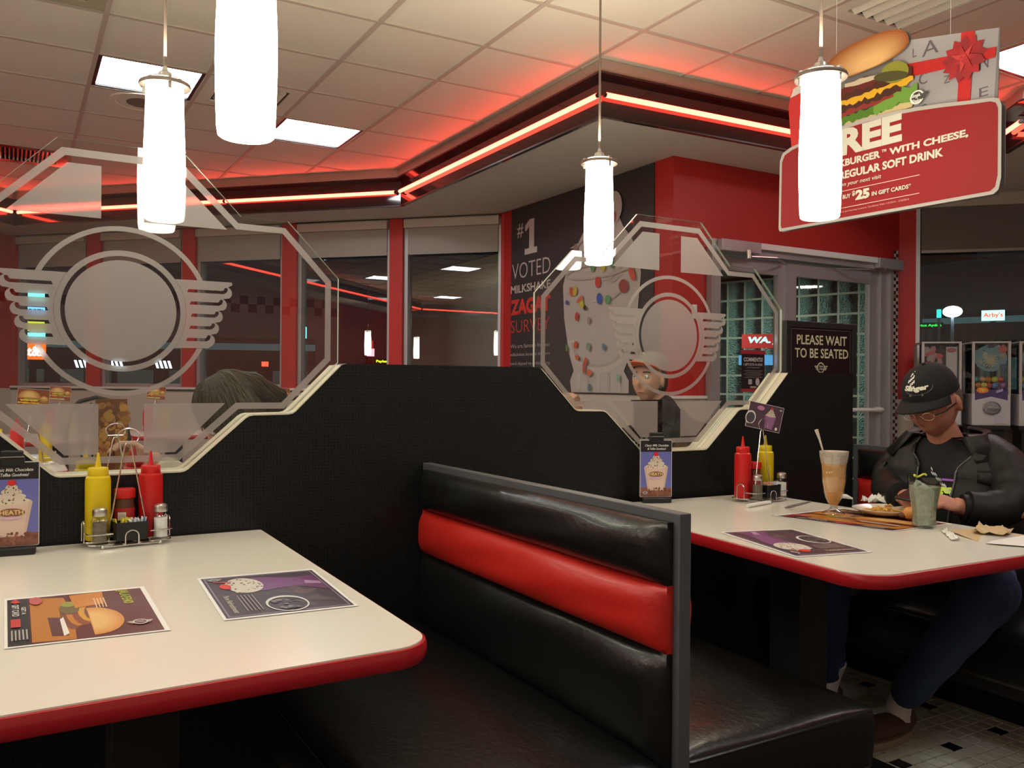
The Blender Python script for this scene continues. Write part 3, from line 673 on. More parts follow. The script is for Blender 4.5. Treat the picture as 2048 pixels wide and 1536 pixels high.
def seat(name, m, parent, x0, x1, y0, y1, z0, z1, crown=.022, seed=0):
    n = 22; vs = []; fs = []
    def se(t, p=7): return max(0.0, 1 - abs(2 * t - 1) ** p) ** (1 / 2.2)
    rd = random.Random(seed); ph = rd.uniform(0, 6)
    for i in range(n + 1):
        for j in range(n + 1):
            a, b = i / n, j / n; a = .5 - .5 * math.cos(PI * a); b = .5 - .5 * math.cos(PI * b)
            hh = se(a, 5) * se(b, 9); z = z1 - .03 + .03 * hh + crown * math.sin(PI * a) * math.sin(PI * b) + .0025 * math.sin(9 * a + ph + 4 * b) * hh
            vs.append((x0 + (x1 - x0) * a, y0 + (y1 - y0) * b, z))
    n1 = n + 1
    for i in range(n):
        for j in range(n): fs.append((i * n1 + j, (i + 1) * n1 + j, (i + 1) * n1 + j + 1, i * n1 + j + 1))
    bord = [i * n1 for i in range(n1)] + [n * n1 + j for j in range(1, n1)] + [i * n1 + n for i in range(n - 1, -1, -1)] + [j for j in range(n - 1, 0, -1)]
    cx, cy = (x0 + x1) / 2, (y0 + y1) / 2; prev = bord; K = len(bord)
    for f_, z in ((1.012, z1 - .055), (1.014, (z0 + z1) / 2), (1.0, z0 + .015), (.97, z0)):
        b = len(vs); 
        for k in bord: vs.append((cx + (vs[k][0] - cx) * f_, cy + (vs[k][1] - cy) * (1 + (f_ - 1) * .5), z))
        for k in range(K): k2 = (k + 1) % K; fs.append((prev[k], prev[k2], b + k2, b + k))
        prev = list(range(b, b + K))
    fs.append(tuple(reversed(prev)))
    o = MB().add(vs, fs).build(name, m, parent, ang=60)
    pr = rrect(x0 - .004, x1 + .004, y0 - .003, y1 + .003, .03, 5)
    MB().tube([(u, v, z1 - .034) for u, v in pr], .0045, 8, True).build('piping', m, o)
    return o
def bench(x, y0, y1, label, sides=(-1, 1), seats=(-1, 1), seed=0):
    t = thing('booth_bench', label, 'booth', (x, (y0 + y1) / 2, 0)); a, b = y0 - (y0 + y1) / 2, y1 - (y0 + y1) / 2
    MB().box(-.015, .015, a, b, .06, .93).build('partition', M_GREY, t, bevel=.002)
    MB().box(-.125, .145, a + .04, b, .0, .30).build('base', M_MATBLACK, t, smooth=False)
    for sg in sides:
        y_0, y_1 = a + .018, b - .035
        for k, (nm, m, z0, z1, pf) in enumerate((('backrest_top', M_VBLACK, .788, .912, .032), ('backrest_stripe', M_VRED, .655, .788, .036), ('backrest_lower', M_VBLACK, .43, .655, .034))):
            cushion(nm, m, t, sg * .0155, sg * .030, y_0, y_1, z0, z1, pf, sg, seed + k * 7 + sg)
    for sg in seats:
        seat('seat_cushion', M_VBLACK, t, *( (-.60, -.02) if sg < 0 else (.02, .60) ), a + .03, b - .02, .285, .46, seed=seed + sg)
        MB().box(*sorted((sg * .13, sg * .56)), a + .06, b - .02, .24, .283).build('seat_board', M_MATBLACK, t, smooth=False)
    return t
bench(1.133, 1.277, 2.486, 'double booth bench with red stripe and grey end panel, between the two white tables')
bench(3.172, 1.277, 2.486, 'booth bench with red stripe where the man in the cap sits', seed=4)
bench(-.93, 1.277, 2.486, 'booth bench beyond the left end of the left table, outside the frame', sides=(1,), seats=(1,), seed=9)
bench(1.133, 2.594, 3.80, 'double booth bench behind the divider between the two glass panels', seed=11)
bench(3.172, 2.594, 3.80, 'booth bench behind the divider near the wait to be seated sign', seed=14)

# ---- pendant lamps
M_PEND = emat('pendant_glass_lit', (1.0, 0.93, 0.72), PENDANT_E)
def pendant(x, y, label, z0=1.70):
    t = thing('pendant_lamp', label, 'lamp', (x, y, z0))
    r = .0635
    prof = [(.001, .004), (.050, .004), (.056, .001), (.060, .004), (.0625, .02), (.0650, .09), (.0665, .16), (.0655, .23), (.0625, .30), (.0605, .37), (.060, .445), (.057, .452)]
    prof = [(a_ * .965, b_) for a_, b_ in prof]
    MB().lathe(prof, 40).build('glass_shade', M_PEND, t)
    MB().lathe([(.0615, .432), (.078, .432), (.080, .438), (.078, .444), (.0615, .446)], 36).build('clamp_ring', M_ROD, t)
    MB().lathe([(.058, .4525), (.056, .457), (.022, .462), (.020, .480), (.010, .486), (.006, .50)], 32).build('cap', M_STEEL, t)
    MB().cone((0, 0, .485), (0, 0, 3.026 - z0), .0050, .0050, 10).build('rod', M_ROD, t)
    ld = bpy.data.lights.new('added_uplight', 'SPOT'); ld.energy = UP_W; ld.color = (1.0, .86, .62); ld.spot_size = math.radians(172); ld.spot_blend = .6; ld.shadow_soft_size = .05  # added spot above the cap, lifts the brightness of the ceiling
    lo = bpy.data.objects.new('added_uplight', ld); COL.objects.link(lo); lo.parent = t; lo.location = (0, 0, .53); lo.rotation_euler = (PI, 0, 0)
    for k in range(3):
        a = 2 * PI * k / 3 + .6
        MB().box(.056, .070, -.005, .005, .412, .456).xf(Matrix.Rotation(a, 4, 'Z')).build('clip', M_STEEL, t, smooth=False)
    MB().lathe([(.006, 3.005 - z0), (.05, 3.01 - z0), (.055, 3.0255 - z0)], 24).build('canopy', M_STEEL, t)
    return t
pendant(.425, 1.87, 'thick glowing pendant lamp nearest the camera, its top cut by the frame')
pendant(2.16, 1.83, 'glowing pendant lamp in front of the hanging burger sign')
pendant(.418, 2.975, 'glowing pendant lamp behind the left glass emblem panel')
pendant(2.185, 3.03, 'glowing pendant lamp in front of the milkshake poster')
for k, (x, y, wh) in enumerate(((-3.03, 3.06, 'third booth left of the frame'), (-5.9, 3.4, 'far left corner'), (-1.5, 1.87, 'first booth left of the frame, added for ceiling light'), (-1.5, 3.0, 'back booth left of the frame, added for ceiling light'),
        (-3.4, .6, 'left aisle, added for ceiling light'), (-4.5, 5.0, 'far row left of the frame'), (-5.0, -.6, 'rear left corner, added for ceiling light'), (-3.4, -1.2, 'rear left booth, added for ceiling light'))):
    pendant(x, y, 'pendant lamp outside the frame over the ' + wh)  # first and back booth, aisle and rear lamps are unseen extras for ceiling light

# ============================================================ PRINTED PIECES
W_ = (.78, .76, .70); K_ = (.012, .010, .012); RDC = (.50, .03, .025); MAR = (.10, .012, .016)
def sundae(a, cx, y0, y1, w, glass=(.62, .42, .34), cream=(.72, .62, .50), seed=1, dots=(.09, .05, .03), cherry=True):
    """drawing of a shake in a flared glass, base y0, cherry top y1"""
    H = y1 - y0; g = y0 + H * .60; rd = random.Random(seed)
    a.poly([(cx - w * .34, y0), (cx + w * .34, y0), (cx + w * .5, g), (cx + w * .44, g + H * .04), (cx - w * .44, g + H * .04), (cx - w * .5, g)], glass)
    a.poly([(cx - w * .28, y0 + H * .03), (cx + w * .28, y0 + H * .03), (cx + w * .40, g), (cx - w * .40, g)], tuple(min(1, c * 1.15) for c in glass))
    for k, (yy, rr) in enumerate(((.62, .44), (.70, .35), (.78, .25), (.85, .15))): a.el(cx, y0 + H * yy, w * rr, H * .065, tuple(c * (1 - .05 * k) for c in cream), 16)
    def reg(r):
        t = r.random(); return (cx + (r.random() - .5) * w * .8 * (1 - t * .75), y0 + H * (.58 + t * .30))
    a.spots(26, reg, w * .012, w * .028, [dots, tuple(min(1, c * 3) for c in dots)], seed)
    if cherry: a.el(cx, y1 - H * .06, w * .11, H * .055, (.60, .02, .02), 14)
def burger(a, x0, x1, y0, y1, seed=2):
    w, h = x1 - x0, y1 - y0; rd = random.Random(seed)
    def wavy(ya, yb, col, amp, n=14, xa=0.0, xb=1.0):
        top = [(x0 + w * (xa + (xb - xa) * i / n), y0 + h * yb + amp * h * rd.uniform(-1, 1)) for i in range(n + 1)]; bot = [(x0 + w * (xa + (xb - xa) * i / n), y0 + h * ya + amp * h * rd.uniform(-1, 1)) for i in range(n + 1)]
        a.poly(bot + top[::-1], col)
    wavy(0, .10, (.68, .50, .28), .005); wavy(.06, .15, (.16, .34, .04), .03, 22); wavy(.12, .22, (.42, .04, .03), .02); wavy(.20, .30, (.12, .05, .03), .025); wavy(.27, .35, (.85, .45, .03), .03, 18)
    wavy(.34, .44, (.14, .05, .03), .025); wavy(.42, .50, (.85, .48, .04), .03, 12, .1, .9); wavy(.48, .54, (.30, .33, .05), .02, 10, .25, 1.0)
    for k in range(7):
        f = 1 - k * .11; a.poly([(x0 + w * .5 + w * .5 * f * math.cos(t) , y0 + h * .56 + h * .44 * (1 - (1 - f) * .4) * max(0, math.sin(t)) ** .85 * (f * .35 + .65) + h * .012 * k) for t in [PI * i / 20 for i in range(21)]],
                                (.42 + .045 * k, .17 + .045 * k, .04 + .02 * k))
def placemat(name, corners, kind, label):
    """corners: back-left, back-right, front-right, front-left on the table"""
    cx = sum(c[0] for c in corners) / 4; cy = sum(c[1] for c in corners) / 4
    t = thing('paper_placemat', label, 'placemat', (cx, cy, .7612)); a = Art(.00006)
    if kind == 'burger':   # long side runs left to right, printed sideways
        a.rect(0, 1, 0, 1, (.80, .79, .76)); a.rect(.02, .965, .02, .965, MAR); a.rect(.02, .155, .02, .965, K_)
        a.poly([(.16, .05), (.42, .03), (.44, .5), (.40, .9), (.17, .95)], (.45, .17, .02))
        for k in range(5): a.el(.42 + .04 * k, .50 + .03 * (k % 2), .07, .30 - .03 * k, [(.20, .05, .03), (.50, .19, .02), (.24, .06, .025), (.60, .30, .04), (.16, .05, .03)][k], 14)
        a.poly([(.28, .12), (.38, .1), (.38, .45), (.27, .48)], (.10, .03, .03)); a.poly([(.35, .1), (.385, .14), (.37, .46), (.345, .42)], W_)
        for k in range(5): a.poly(ell(.55, .33, .20 - .025 * k, .27 - .03 * k, 20, -95, 95), (.62 + .03 * k, .26 + .05 * k, .06 + .03 * k))
        a.el(.42, .62, .07, .12, (.14, .10, .03), 10); a.el(.42, .72, .05, .06, (.25, .30, .04), 8); a.poly([(.46, .62), (.66, .66), (.68, .95), (.44, .92)], (.55, .20, .03))
        a.text('JALAPENO', 0, 0, 1, 1, (.72, .62, .05), .03, fn=lambda u, v: (.775 + v * .09, .94 - u * .33)); a.text('JALAPENO', 0, 0, 1, 1, (.10, .26, .03), .0, fn=lambda u, v: (.783 + v * .075, .93 - u * .31))
        for k in range(4): a.rect(.60 + k * .022, .608 + k * .022, .58, .80, (.75, .55, .35))
        a.text('GET A', 0, 0, 1, 1, (.6, .58, .55), .02, fn=lambda u, v: (.11 + v * .03, .75 - u * .16)); a.text('GIFT CARD', 0, 0, 1, 1, (.6, .58, .55), .02, fn=lambda u, v: (.05 + v * .045, .82 - u * .26))
        a.rect(.04, .10, .34, .50, RDC); a.poly([(.04, .88), (.075, .95), (.11, .86), (.07, .84)], RDC)
        for k in range(5): a.rect(.04 + .022 * k, .05 + .022 * k, .10, .28, (.4, .38, .36))
        a.el(.21, .86, .045, .09, (.50, .10, .10), 12)
        z = a.z; a.logo(.84, .20, .05, (.62, .60, .56), MAR)
    else:                  # shake placemat, cup lying sideways
        a.rect(0, 1, 0, 1, (.80, .79, .78)); a.rect(.025, .975, .025, .965, (.055, .035, .05)); 
        a.poly([(.045, .045), (.955, .045), (.955, .95), (.045, .95)], (.28, .24, .34), [[(.055, .055), (.945, .055), (.945, .94), (.055, .94)]])
        rd = random.Random(3)
        for k in range(9): a.poly([(x + rd.uniform(-.05, .05), y + rd.uniform(-.05, .05)) for x, y in ell(rd.uniform(.5, .80), rd.uniform(.18, .80), .08, .07, 7)], rd.choice([(.09, .06, .07), (.12, .07, .08), (.07, .05, .07)]))
        a.poly([(.52, .56), (.70, .60), (.95, .42), (.93, .82), (.72, .80), (.52, .86)], (.14, .04, .14)); a.poly([(.42, .52), (.56, .56), (.80, .60), (.80, .76), (.56, .86), (.42, .88)], (.17, .06, .18))
        a.poly([(.58, .60), (.66, .61), (.66, .78), (.58, .80)], (.20, .05, .20)); a.poly([(.80, .62), (.93, .58), (.93, .64), (.82, .70)], (.40, .24, .40))
        a.el(.32, .70, .15, .19, (.62, .57, .50), 22); a.spots(46, lambda r: (.32 + r.uniform(-.13, .13), .70 + r.uniform(-.16, .16)), .008, .018, [(.05, .04, .03), (.14, .09, .05), (.70, .66, .58)], 5)
        a.el(.17, .70, .045, .065, (.65, .04, .03), 14); a.line(.10, .83, .24, .80, .016, (.65, .10, .08))
        a.poly(ell(.52, .20, .16, .17, 26), (.66, .66, .66), [ell(.52, .19, .145, .145, 26)]); a.spots(22, lambda r: (.52 + r.uniform(-.1, .1), .19 + r.uniform(-.1, .1)), .012, .03, [(.11, .10, .11), (.20, .18, .20), (.05, .04, .05)], 8)
        a.text('Pure Refreshment', 0, 0, 1, 1, (.55, .50, .38), .01, .2, fn=lambda u, v: (.10 + v * .045, .48 - u * .38))
        for k in range(5): a.rect(.20 + .028 * k, .207 + .028 * k, .12, .46, (.36, .32, .30))
        a.logo(.12, .88, .035, (.62, .60, .58), (.055, .035, .05))
    BL, BR, FR, FL = [Vector((c[0] - cx, c[1] - cy)) for c in corners]
    def mp(p): 
        u, v, z = p; q = FL.lerp(FR, u).lerp(BL.lerp(BR, u), v); return (q.x, q.y, z + .0004 + (.0012 * math.sin(u * 5) ** 2 if False else 0))
    a.v = [mp(p) for p in a.v]; a.build('printed_face', M_PRINT, t, fix=False, smooth=False)
    MB().prism([tuple(FL), tuple(FR), tuple(BR), tuple(BL)], lambda u, v, w: (u, v, w), 0, .00035).build('paper', M_WHITE, t, smooth=False)
    return t
placemat('m', [(-.013, 1.909), (.233, 1.896), (.232, 1.540), (-.010, 1.555)], 'burger', 'paper placemat printed with a cheeseburger, on the left table')
placemat('m', [(.340, 1.920), (.585, 1.897), (.564, 1.541), (.322, 1.557)], 'shake', 'paper placemat printed with a purple cookie shake, near the left table corner')
placemat('m', [(1.66, 1.470), (1.748, 1.828), (1.978, 1.768), (1.884, 1.423)], 'shake', 'purple shake placemat hanging over the edge of the right table')
placemat('m', [(2.12, 1.98), (2.47, 1.99), (2.49, 1.60), (2.21, 1.60)], 'burger', 'orange and brown burger placemat under the platter and shake glass')

# ---- table card holders
def card_art(a, w, h):
    a.rect(0, w, 0, h, (.13, .14, .42)); a.rect(0, w, h * .80, h, K_)
    a.text('Classic Milk Chocolate', w * .14, h * .895, w * .90, h * .935, (.7, .7, .66), .012, .25); a.text('& Toffee Goodness!', w * .22, h * .835, w * .82, h * .875, (.7, .7, .66), .012, .25)
    rd = random.Random(4)
    a.poly([(0, 0), (w, 0)] + [(w * (1 - i / 10), h * (.17 + rd.uniform(-.03, .03))) for i in range(11)], (.24, .08, .05))
    sundae(a, w * .5, h * .11, h * .80, w * .78, (.60, .44, .36), (.70, .60, .48), 6)
    a.spots(40, lambda r: (r.uniform(.02, .98) * w, r.uniform(.02, .15) * h), w * .02, w * .05, [(.36, .13, .08), (.16, .05, .03), (.28, .10, .06)], 9)
    a.el(w * .5, h * .40, w * .25, h * .05, (.22, .09, .04)); a.text('HEATH', w * .28, h * .375, w * .72, h * .43, (.72, .52, .22), .03); a.el(w * .5, h * .335, w * .2, h * .02, (.62, .42, .52))
    a.logo(w * .14, h * .07, w * .055, (.6, .6, .6), (.05, .06, .10))
def card_holder(x, y, rz, label):
    t = thing('card_holder', label, 'table sign', (x, y, .7606), rz)
    w, h = .114, .20
    a = Art(.00012); card_art(a, w, h)
    o = a.build('printed_card', M_GLOSSPRINT, t, fix=False, smooth=False); o.rotation_euler = (PI / 2, 0, 0); o.location = (-w / 2, -.0035, .021)
    MB().prism(rrect(-w / 2 - .002, w / 2 + .002, .019, .223, .004), lambda u, v, q: (u, q, v), -.003, .003).build('backing_board', mat('card_edge', (.55, .55, .52), .4), t)
    MB().box(-.052, .052, -.024, .024, 0, .018).build('base', M_BLACK, t, bevel=.003)
    MB().box(-.025, .027, -.010, .010, .214, .236).box(-.023, .024, -.012, .012, .236, .250).build('clip', M_BLACK, t, bevel=.003)
    MB().box(-.024, .026, -.0125, -.0105, .2345, .2365).build('clip_bar', M_CHROME, t, smooth=False)
    return t
card_holder(-.002, 2.40, math.radians(-4), 'black framed chocolate toffee shake card at the left edge of the frame')
card_holder(1.992, 2.405, math.radians(-22), 'black framed chocolate toffee shake card on the right table by the divider')

# ============================================================ TABLETOP ITEMS
M_YEL = mat('mustard_plastic', (.68, .50, .008), .38, sub=.1); M_KET = mat('ketchup_plastic', (.55, .012, .012), .35, sub=.1)
M_SALT = mat('salt', (.78, .76, .72), .8); M_PEP = mat('ground_pepper', (.13, .10, .065), .9, var=.5, vscale=400)
def squeeze(kind, x, y, label, s=1.0, grp=None):
    m = M_YEL if kind == 'mustard' else M_KET
    t = thing(kind + '_bottle', label, 'bottle', (x, y, .7735), 0, grp); r = .0305 * s
    MB().lathe([(.001, 0), (r * .9, 0), (r, .006), (r, .150), (r * .96, .160), (r * .72, .166)], 32).build('body', m, t)
    MB().lathe([(r * .76, .163), (r * .80, .165), (r * .80, .182), (r * .74, .185), (.008, .186), (.0065, .192), (.0025, .222), (.001, .223)], 28).build('nozzle_cap', m, t)
    return t
def shaker(kind, x, y, label, grp=None):
    t = thing(kind + '_shaker', label, 'shaker', (x, y, .7755), 0, grp)
    def fl_(i, a): return .035 * math.cos(9 * a)
    MB().lathe([(.001, 0), (.0185, 0), (.0205, .006), (.019, .014), (.021, .022), (.019, .030), (.021, .038), (.019, .046), (.0205, .054), (.0165, .062), (.0155, .068)], 54, flute=fl_).build('glass_body', M_GLASS, t)
    MB().lathe([(.001, .002), (.0165, .002), (.0165, .020), (.0165, .050), (.001, .052)], 24).build('contents', M_SALT if kind == 'salt' else M_PEP, t)
    MB().lathe([(.0165, .066), (.0172, .067), (.0172, .079), (.016, .083), (.010, .0865), (.001, .0875)], 28).build('lid', M_STEEL, t)
    return t
def jar(x, y, label, rz=0):
    t = thing('seasoning_jar', label, 'jar', (x, y, .7735), rz)
    MB().lathe([(.001, 0), (.023, 0), (.025, .004), (.025, .082), (.0235, .092), (.023, .102)], 28).build('body', mat('jar_brown', (.10, .035, .02), .2, coat=.4), t)
    MB().lathe([(.0256, .012), (.0256, .078)], 28).build('wrap_label', mat('jar_label_red', (.42, .02, .02), .4), t)
    a = Art(.0001); a.rect(-.010, .010, .036, .068, (.68, .62, .60))
    for k in range(6): a.rect(-.008, .008, .040 + k * .0042, .0408 + k * .0042, (.30, .2, .2))
    o = a.build('nutrition_label', M_PRINT, t, fix=False, smooth=False); o.rotation_euler = (PI / 2, 0, math.radians(-18)); o.location = (-.0085, -.0248, 0)
    MB().lathe([(.0245, .102), (.0262, .104), (.0262, .124), (.0245, .127), (.001, .128)], 32).build('lid', M_KET, t)
def packet_box(x, y, rz, label, plabel, cols, yz=.7765):
    t = thing('packet_holder', label, 'holder', (x, y, yz), rz)
    m = MB().prism(rrect(-.037, .037, -.022, .022, .004, 3), lambda u, v, w: (u * (1 + .05 * (w > .02)), v * (1 + .05 * (w > .02)), w), 0, .046, [rrect(-.035, .035, -.020, .020, .003, 3)])
    m.build('box', M_BLACK, t, smooth=False); MB().box(-.036, .036, -.021, .021, 0, .003).build('box_floor', M_BLACK, t, smooth=False)
    rd = random.Random(int(x * 100)); n = 12; first = None
    for i in range(n):
        u = -.030 + .060 * i / (n - 1); c = cols[min(len(cols) - 1, i * len(cols) // n)]
        px = x + u * math.cos(rz); py = y + u * math.sin(rz)
        g = MB(); g.add([(-.0012, -.015, 0), (.0012, -.015, 0), (.0012, .015, 0), (-.0012, .015, 0), (-.0012, -.015, .048), (.0012, -.015, .048), (.0012, .015, .048), (-.0012, .015, .048)],
                        [(0, 3, 2, 1), (4, 5, 6, 7), (0, 1, 5, 4), (1, 2, 6, 5), (2, 3, 7, 6), (3, 0, 4, 7)])
        o = g.build('sweetener_packet', mat('packet_' + c[0], c[1], .6), smooth=False)
        o.location = (px, py, yz + .004 + rd.uniform(0, .004)); o.rotation_euler = (rd.uniform(-.18, .18), rd.uniform(-.28, .28), rz + rd.uniform(-.25, .25))
        tag(o, c[0] + ' sweetener packet standing in the ' + plabel, 'packet', c[0] + ' packets in the ' + plabel)
WHT = ('white', (.70, .72, .74)); YLW = ('yellow', (.68, .58, .05)); PNK = ('pink', (.72, .32, .32)); BLU = ('pale blue', (.40, .55, .75))
def caddy(x, y, rz, label, card=None, h=.262):
    t = thing('condiment_caddy', label, 'caddy', (x, y, .7606), rz); r = .0018
    def wire(nm, path, closed=False, rr=r): return MB().tube(path, rr, 8, closed).build(nm, M_CHROME, t)
    wire('base_wire', [(u, v, .012) for u, v in rrect(-.102, .102, -.012, .064, .02, 4)], True)
    wire('front_rail', [(-.070, -.050, .006), (.072, -.050, .006)], rr=.0022); wire('cross_wire', [(-.048, -.05, .008), (-.048, .06, .010)]); wire('cross_wire', [(.05, -.05, .008), (.05, .06, .010)])
    wire('cross_wire', [(-.02, -.05, .009), (-.02, .06, .011)]); wire('cross_wire', [(.02, -.05, .009), (.02, .06, .011)])
    wire('front_hoop', [(-.016, -.0505, .006)] + [(.016 * math.cos(a) * -1, -.0505, .028 + .014 * math.sin(a)) for a in [PI * i / 8 for i in range(9)]] + [(.016, -.0505, .006)])
    for sg in (-1, 1):
        wire('side_shelf', [(sg * .042, -.046, .010), (sg * .086, -.046, .010), (sg * .098, -.036, .010), (sg * .098, -.012, .011)])
        wire('shaker_rail', [(sg * .044, -.047, .036), (sg * .088, -.047, .036), (sg * .1, -.036, .036), (sg * .1, -.004, .036)])
        wire('side_hoop', [(sg * .103, -.002, .012)] + [(sg * .103, .014 - .016 * math.cos(a), .050 + .016 * math.sin(a)) for a in [PI * i / 8 for i in range(9)]] + [(sg * .103, .030, .012)])
        for v in (-.048, .055): MB().ball((sg * .068, v, .0048), .0048, 10, 6).build('foot', M_CHROME, t)
    wire('handle', [(-.046, -.004, .012), (-.040, -.002, .07), (-.008, .002, h - .012), (-.004, .002, h - .003), (.004, .002, h - .003), (.008, .002, h - .012), (.040, -.002, .07), (.046, -.004, .012)], rr=.0022)
    wire('clip_loop', [(.026 * math.cos(a), -.004, h + .016 + .020 * math.sin(a)) for a in [PI * (-.08 + 1.16 * i / 12) for i in range(13)]] + [(-.020, -.004, h + .002), (.020, -.004, h + .002)], True, .0015)
    return t
CL = (.258, 2.420, math.radians(6)); CR = (2.368, 2.258, math.radians(6))
def loc(c, u, v): return (c[0] + u * math.cos(c[2]) - v * math.sin(c[2]), c[1] + u * math.sin(c[2]) + v * math.cos(c[2]))
caddy(*CL, 'chrome wire condiment caddy on the left table against the divider')
squeeze('mustard', *loc(CL, -.066, .028), 'yellow mustard bottle in the left table caddy'); squeeze('ketchup', *loc(CL, .062, .028), 'red ketchup bottle in the left table caddy')
jar(*loc(CL, -.002, .030), 'seasoning jar with red lid in the left table caddy')
shaker('pepper', *loc(CL, -.072, -.028), 'glass pepper shaker at the front of the left table caddy'); shaker('salt', *loc(CL, .074, -.028), 'glass salt shaker at the front of the left table caddy')
packet_box(*loc(CL, .001, -.026), CL[2], 'black sweetener packet box in the left table caddy', 'left table caddy', [YLW, YLW, WHT, WHT, WHT, BLU])
caddy(*CR, 'chrome wire condiment caddy on the right table with menu card clipped on top', h=.262)
squeeze('ketchup', *loc(CR, -.072, .030), 'red ketchup bottle in the right table caddy', .98); squeeze('mustard', *loc(CR, .060, .032), 'yellow mustard bottle in the right table caddy', .98)
jar(*loc(CR, -.006, .030), 'seasoning jar with red lid in the right table caddy', .8)
shaker('pepper', *loc(CR, -.064, -.030), 'glass pepper shaker at the front of the right table caddy'); shaker('salt', *loc(CR, .080, -.026), 'glass salt shaker at the right end of the right table caddy')
packet_box(*loc(CR, .006, -.028), CR[2], 'black sweetener packet box in the right table caddy', 'right table caddy', [YLW, PNK, PNK, WHT, BLU, WHT])
# card clipped on the right caddy
def dessert_card(x, y, z, rz, tilt, label, w=.130, h=.092, kind=0):
    t = thing('menu_card', label, 'menu card', (x, y, z), rot=(0, tilt, rz)); a = Art(.00012)
    if kind == 0:
        a.rect(0, w, 0, h, (.07, .035, .055)); a.el(w * .34, h * .82, w * .11, h * .09, (.42, .16, .30)); sundae(a, w * .66, h * .06, h * .93, w * .34, (.22, .09, .20), (.52, .45, .34), 11)
        a.poly(ell(w * .09, h * .38, w * .15, h * .27, 20, -60, 250), (.6, .6, .58)); a.el(w * .09, h * .37, w * .125, h * .22, (.06, .05, .06)); a.logo(w * .92, h * .88, w * .025, (.6, .58, .55), (.07, .035, .055)); a.el(w * .88, h * .12, w * .035, h * .06, (.65, .6, .55))
    else:
        a.rect(0, w, 0, h, (.22, .05, .02)); burger(a, w * .03, w * .72, h * .08, h * .95, 5); burger(a, w * .70, w * .98, h * .30, h * .70, 8)
    o = a.build('printed_face', M_GLOSSPRINT, t, fix=False, smooth=False); o.rotation_euler = (PI / 2, 0, 0); o.location = (-w / 2, -.0012, -h / 2)
    MB().box(-w / 2 - .001, w / 2 + .001, -.001, .001, -h / 2 - .001, h / 2 + .001).build('backing', M_WHITE, t, smooth=False); return t
dessert_card(2.383, 2.262, 1.066, math.radians(-24), math.radians(12), 'tilted dark menu card with a shake picture clipped above the right caddy')

# ---- glasses
t = thing('milkshake_glass', 'tall fluted soda glass holding an orange milkshake', 'glass', (2.322, 1.903, .7612))
def flt(i, a): return .018 * math.cos(12 * a) if 5 < i < 16 else 0
pr = [(.001, .001), (.034, .001), (.036, .004), (.030, .010), (.013, .018), (.011, .026), (.016, .036), (.026, .055), (.032, .075), (.033, .080), (.0325, .084), (.037, .105), (.039, .125), (.0395, .140), (.0385, .143), (.041, .165), (.0455, .190), (.047, .206), (.0465, .209)]
MB().lathe(pr, 72, flute=flt).build('glass_body', M_GOBLET, t)
MB().lathe([(.001, .030), (.012, .032), (.024, .055), (.030, .080), (.0345, .105), (.036, .140), (.038, .163), (.040, .172), (.001, .176)], 40).build('milkshake', mat('orange_shake', (.72, .40, .14), .5, sub=.3), t)
MB().lathe([(.0400, .168), (.0445, .192), (.046, .206), (.0455, .207), (.043, .19), (.039, .172)], 40).build('foam_film', mat('shake_foam', (.60, .52, .44), .6, var=.2, vscale=90), t)
sp = thing('spoon', 'long soda spoon standing in the milkshake glass', 'spoon', (2.322, 1.903, .88), 0)
MB().tube([(.0, .0, -.08), (-.022, .012, .05), (-.040, .024, .125), (-.050, .030, .158)], [.002, .002, .0035, .0065], 10).build('handle', mat('spoon_plastic', (.62, .58, .50), .3), sp)
t = thing('water_glass', 'faceted water glass in front of the man in the cap', 'glass', (2.360, 1.606, .7612))
def ff(i, a): return .02 * math.cos(10 * a) if i in (3, 4, 5, 6) else 0
pr = [(.001, .001), (.033, .001), (.0345, .004), (.0345, .012), (.034, .030), (.035, .055), (.038, .080), (.0425, .105), (.046, .130), (.047, .148), (.0465, .152)]
MB().lathe(pr, 60, flute=ff).build('glass_body', M_TUMBLER, t)
MB().lathe([(.001, .008), (.032, .009), (.032, .03), (.033, .055), (.036, .080), (.0405, .105), (.043, .122), (.001, .123)], 40).build('water', mat('ice_water', (.42, .45, .37), .2, trans=.35, ior=1.1, bump=.8, bscale=70, var=.4, vscale=60), t)
rd = random.Random(5)
for k in range(7):
    a = rd.uniform(0, 6.3); r = rd.uniform(.004, .020); MB().box(-.009, .009, -.009, .009, -.008, .008).xf(Matrix.Translation((r * math.cos(a), r * math.sin(a), .085 + .007 * k)) @ Matrix.Rotation(rd.uniform(0, 3), 4, (1, .4, .6))).build('ice_cube', mat('ice', (.50, .55, .48), .15, trans=.3, ior=1.1), t, bevel=.002)
MB().tube([(.028 * math.cos(a), .012 + .010 * math.sin(a), .152 + .004 * math.sin(3 * a)) for a in [PI * i / 8 for i in range(9)]], .003, 8).build('lemon_peel', mat('lemon', (.60, .62, .06), .5), t)

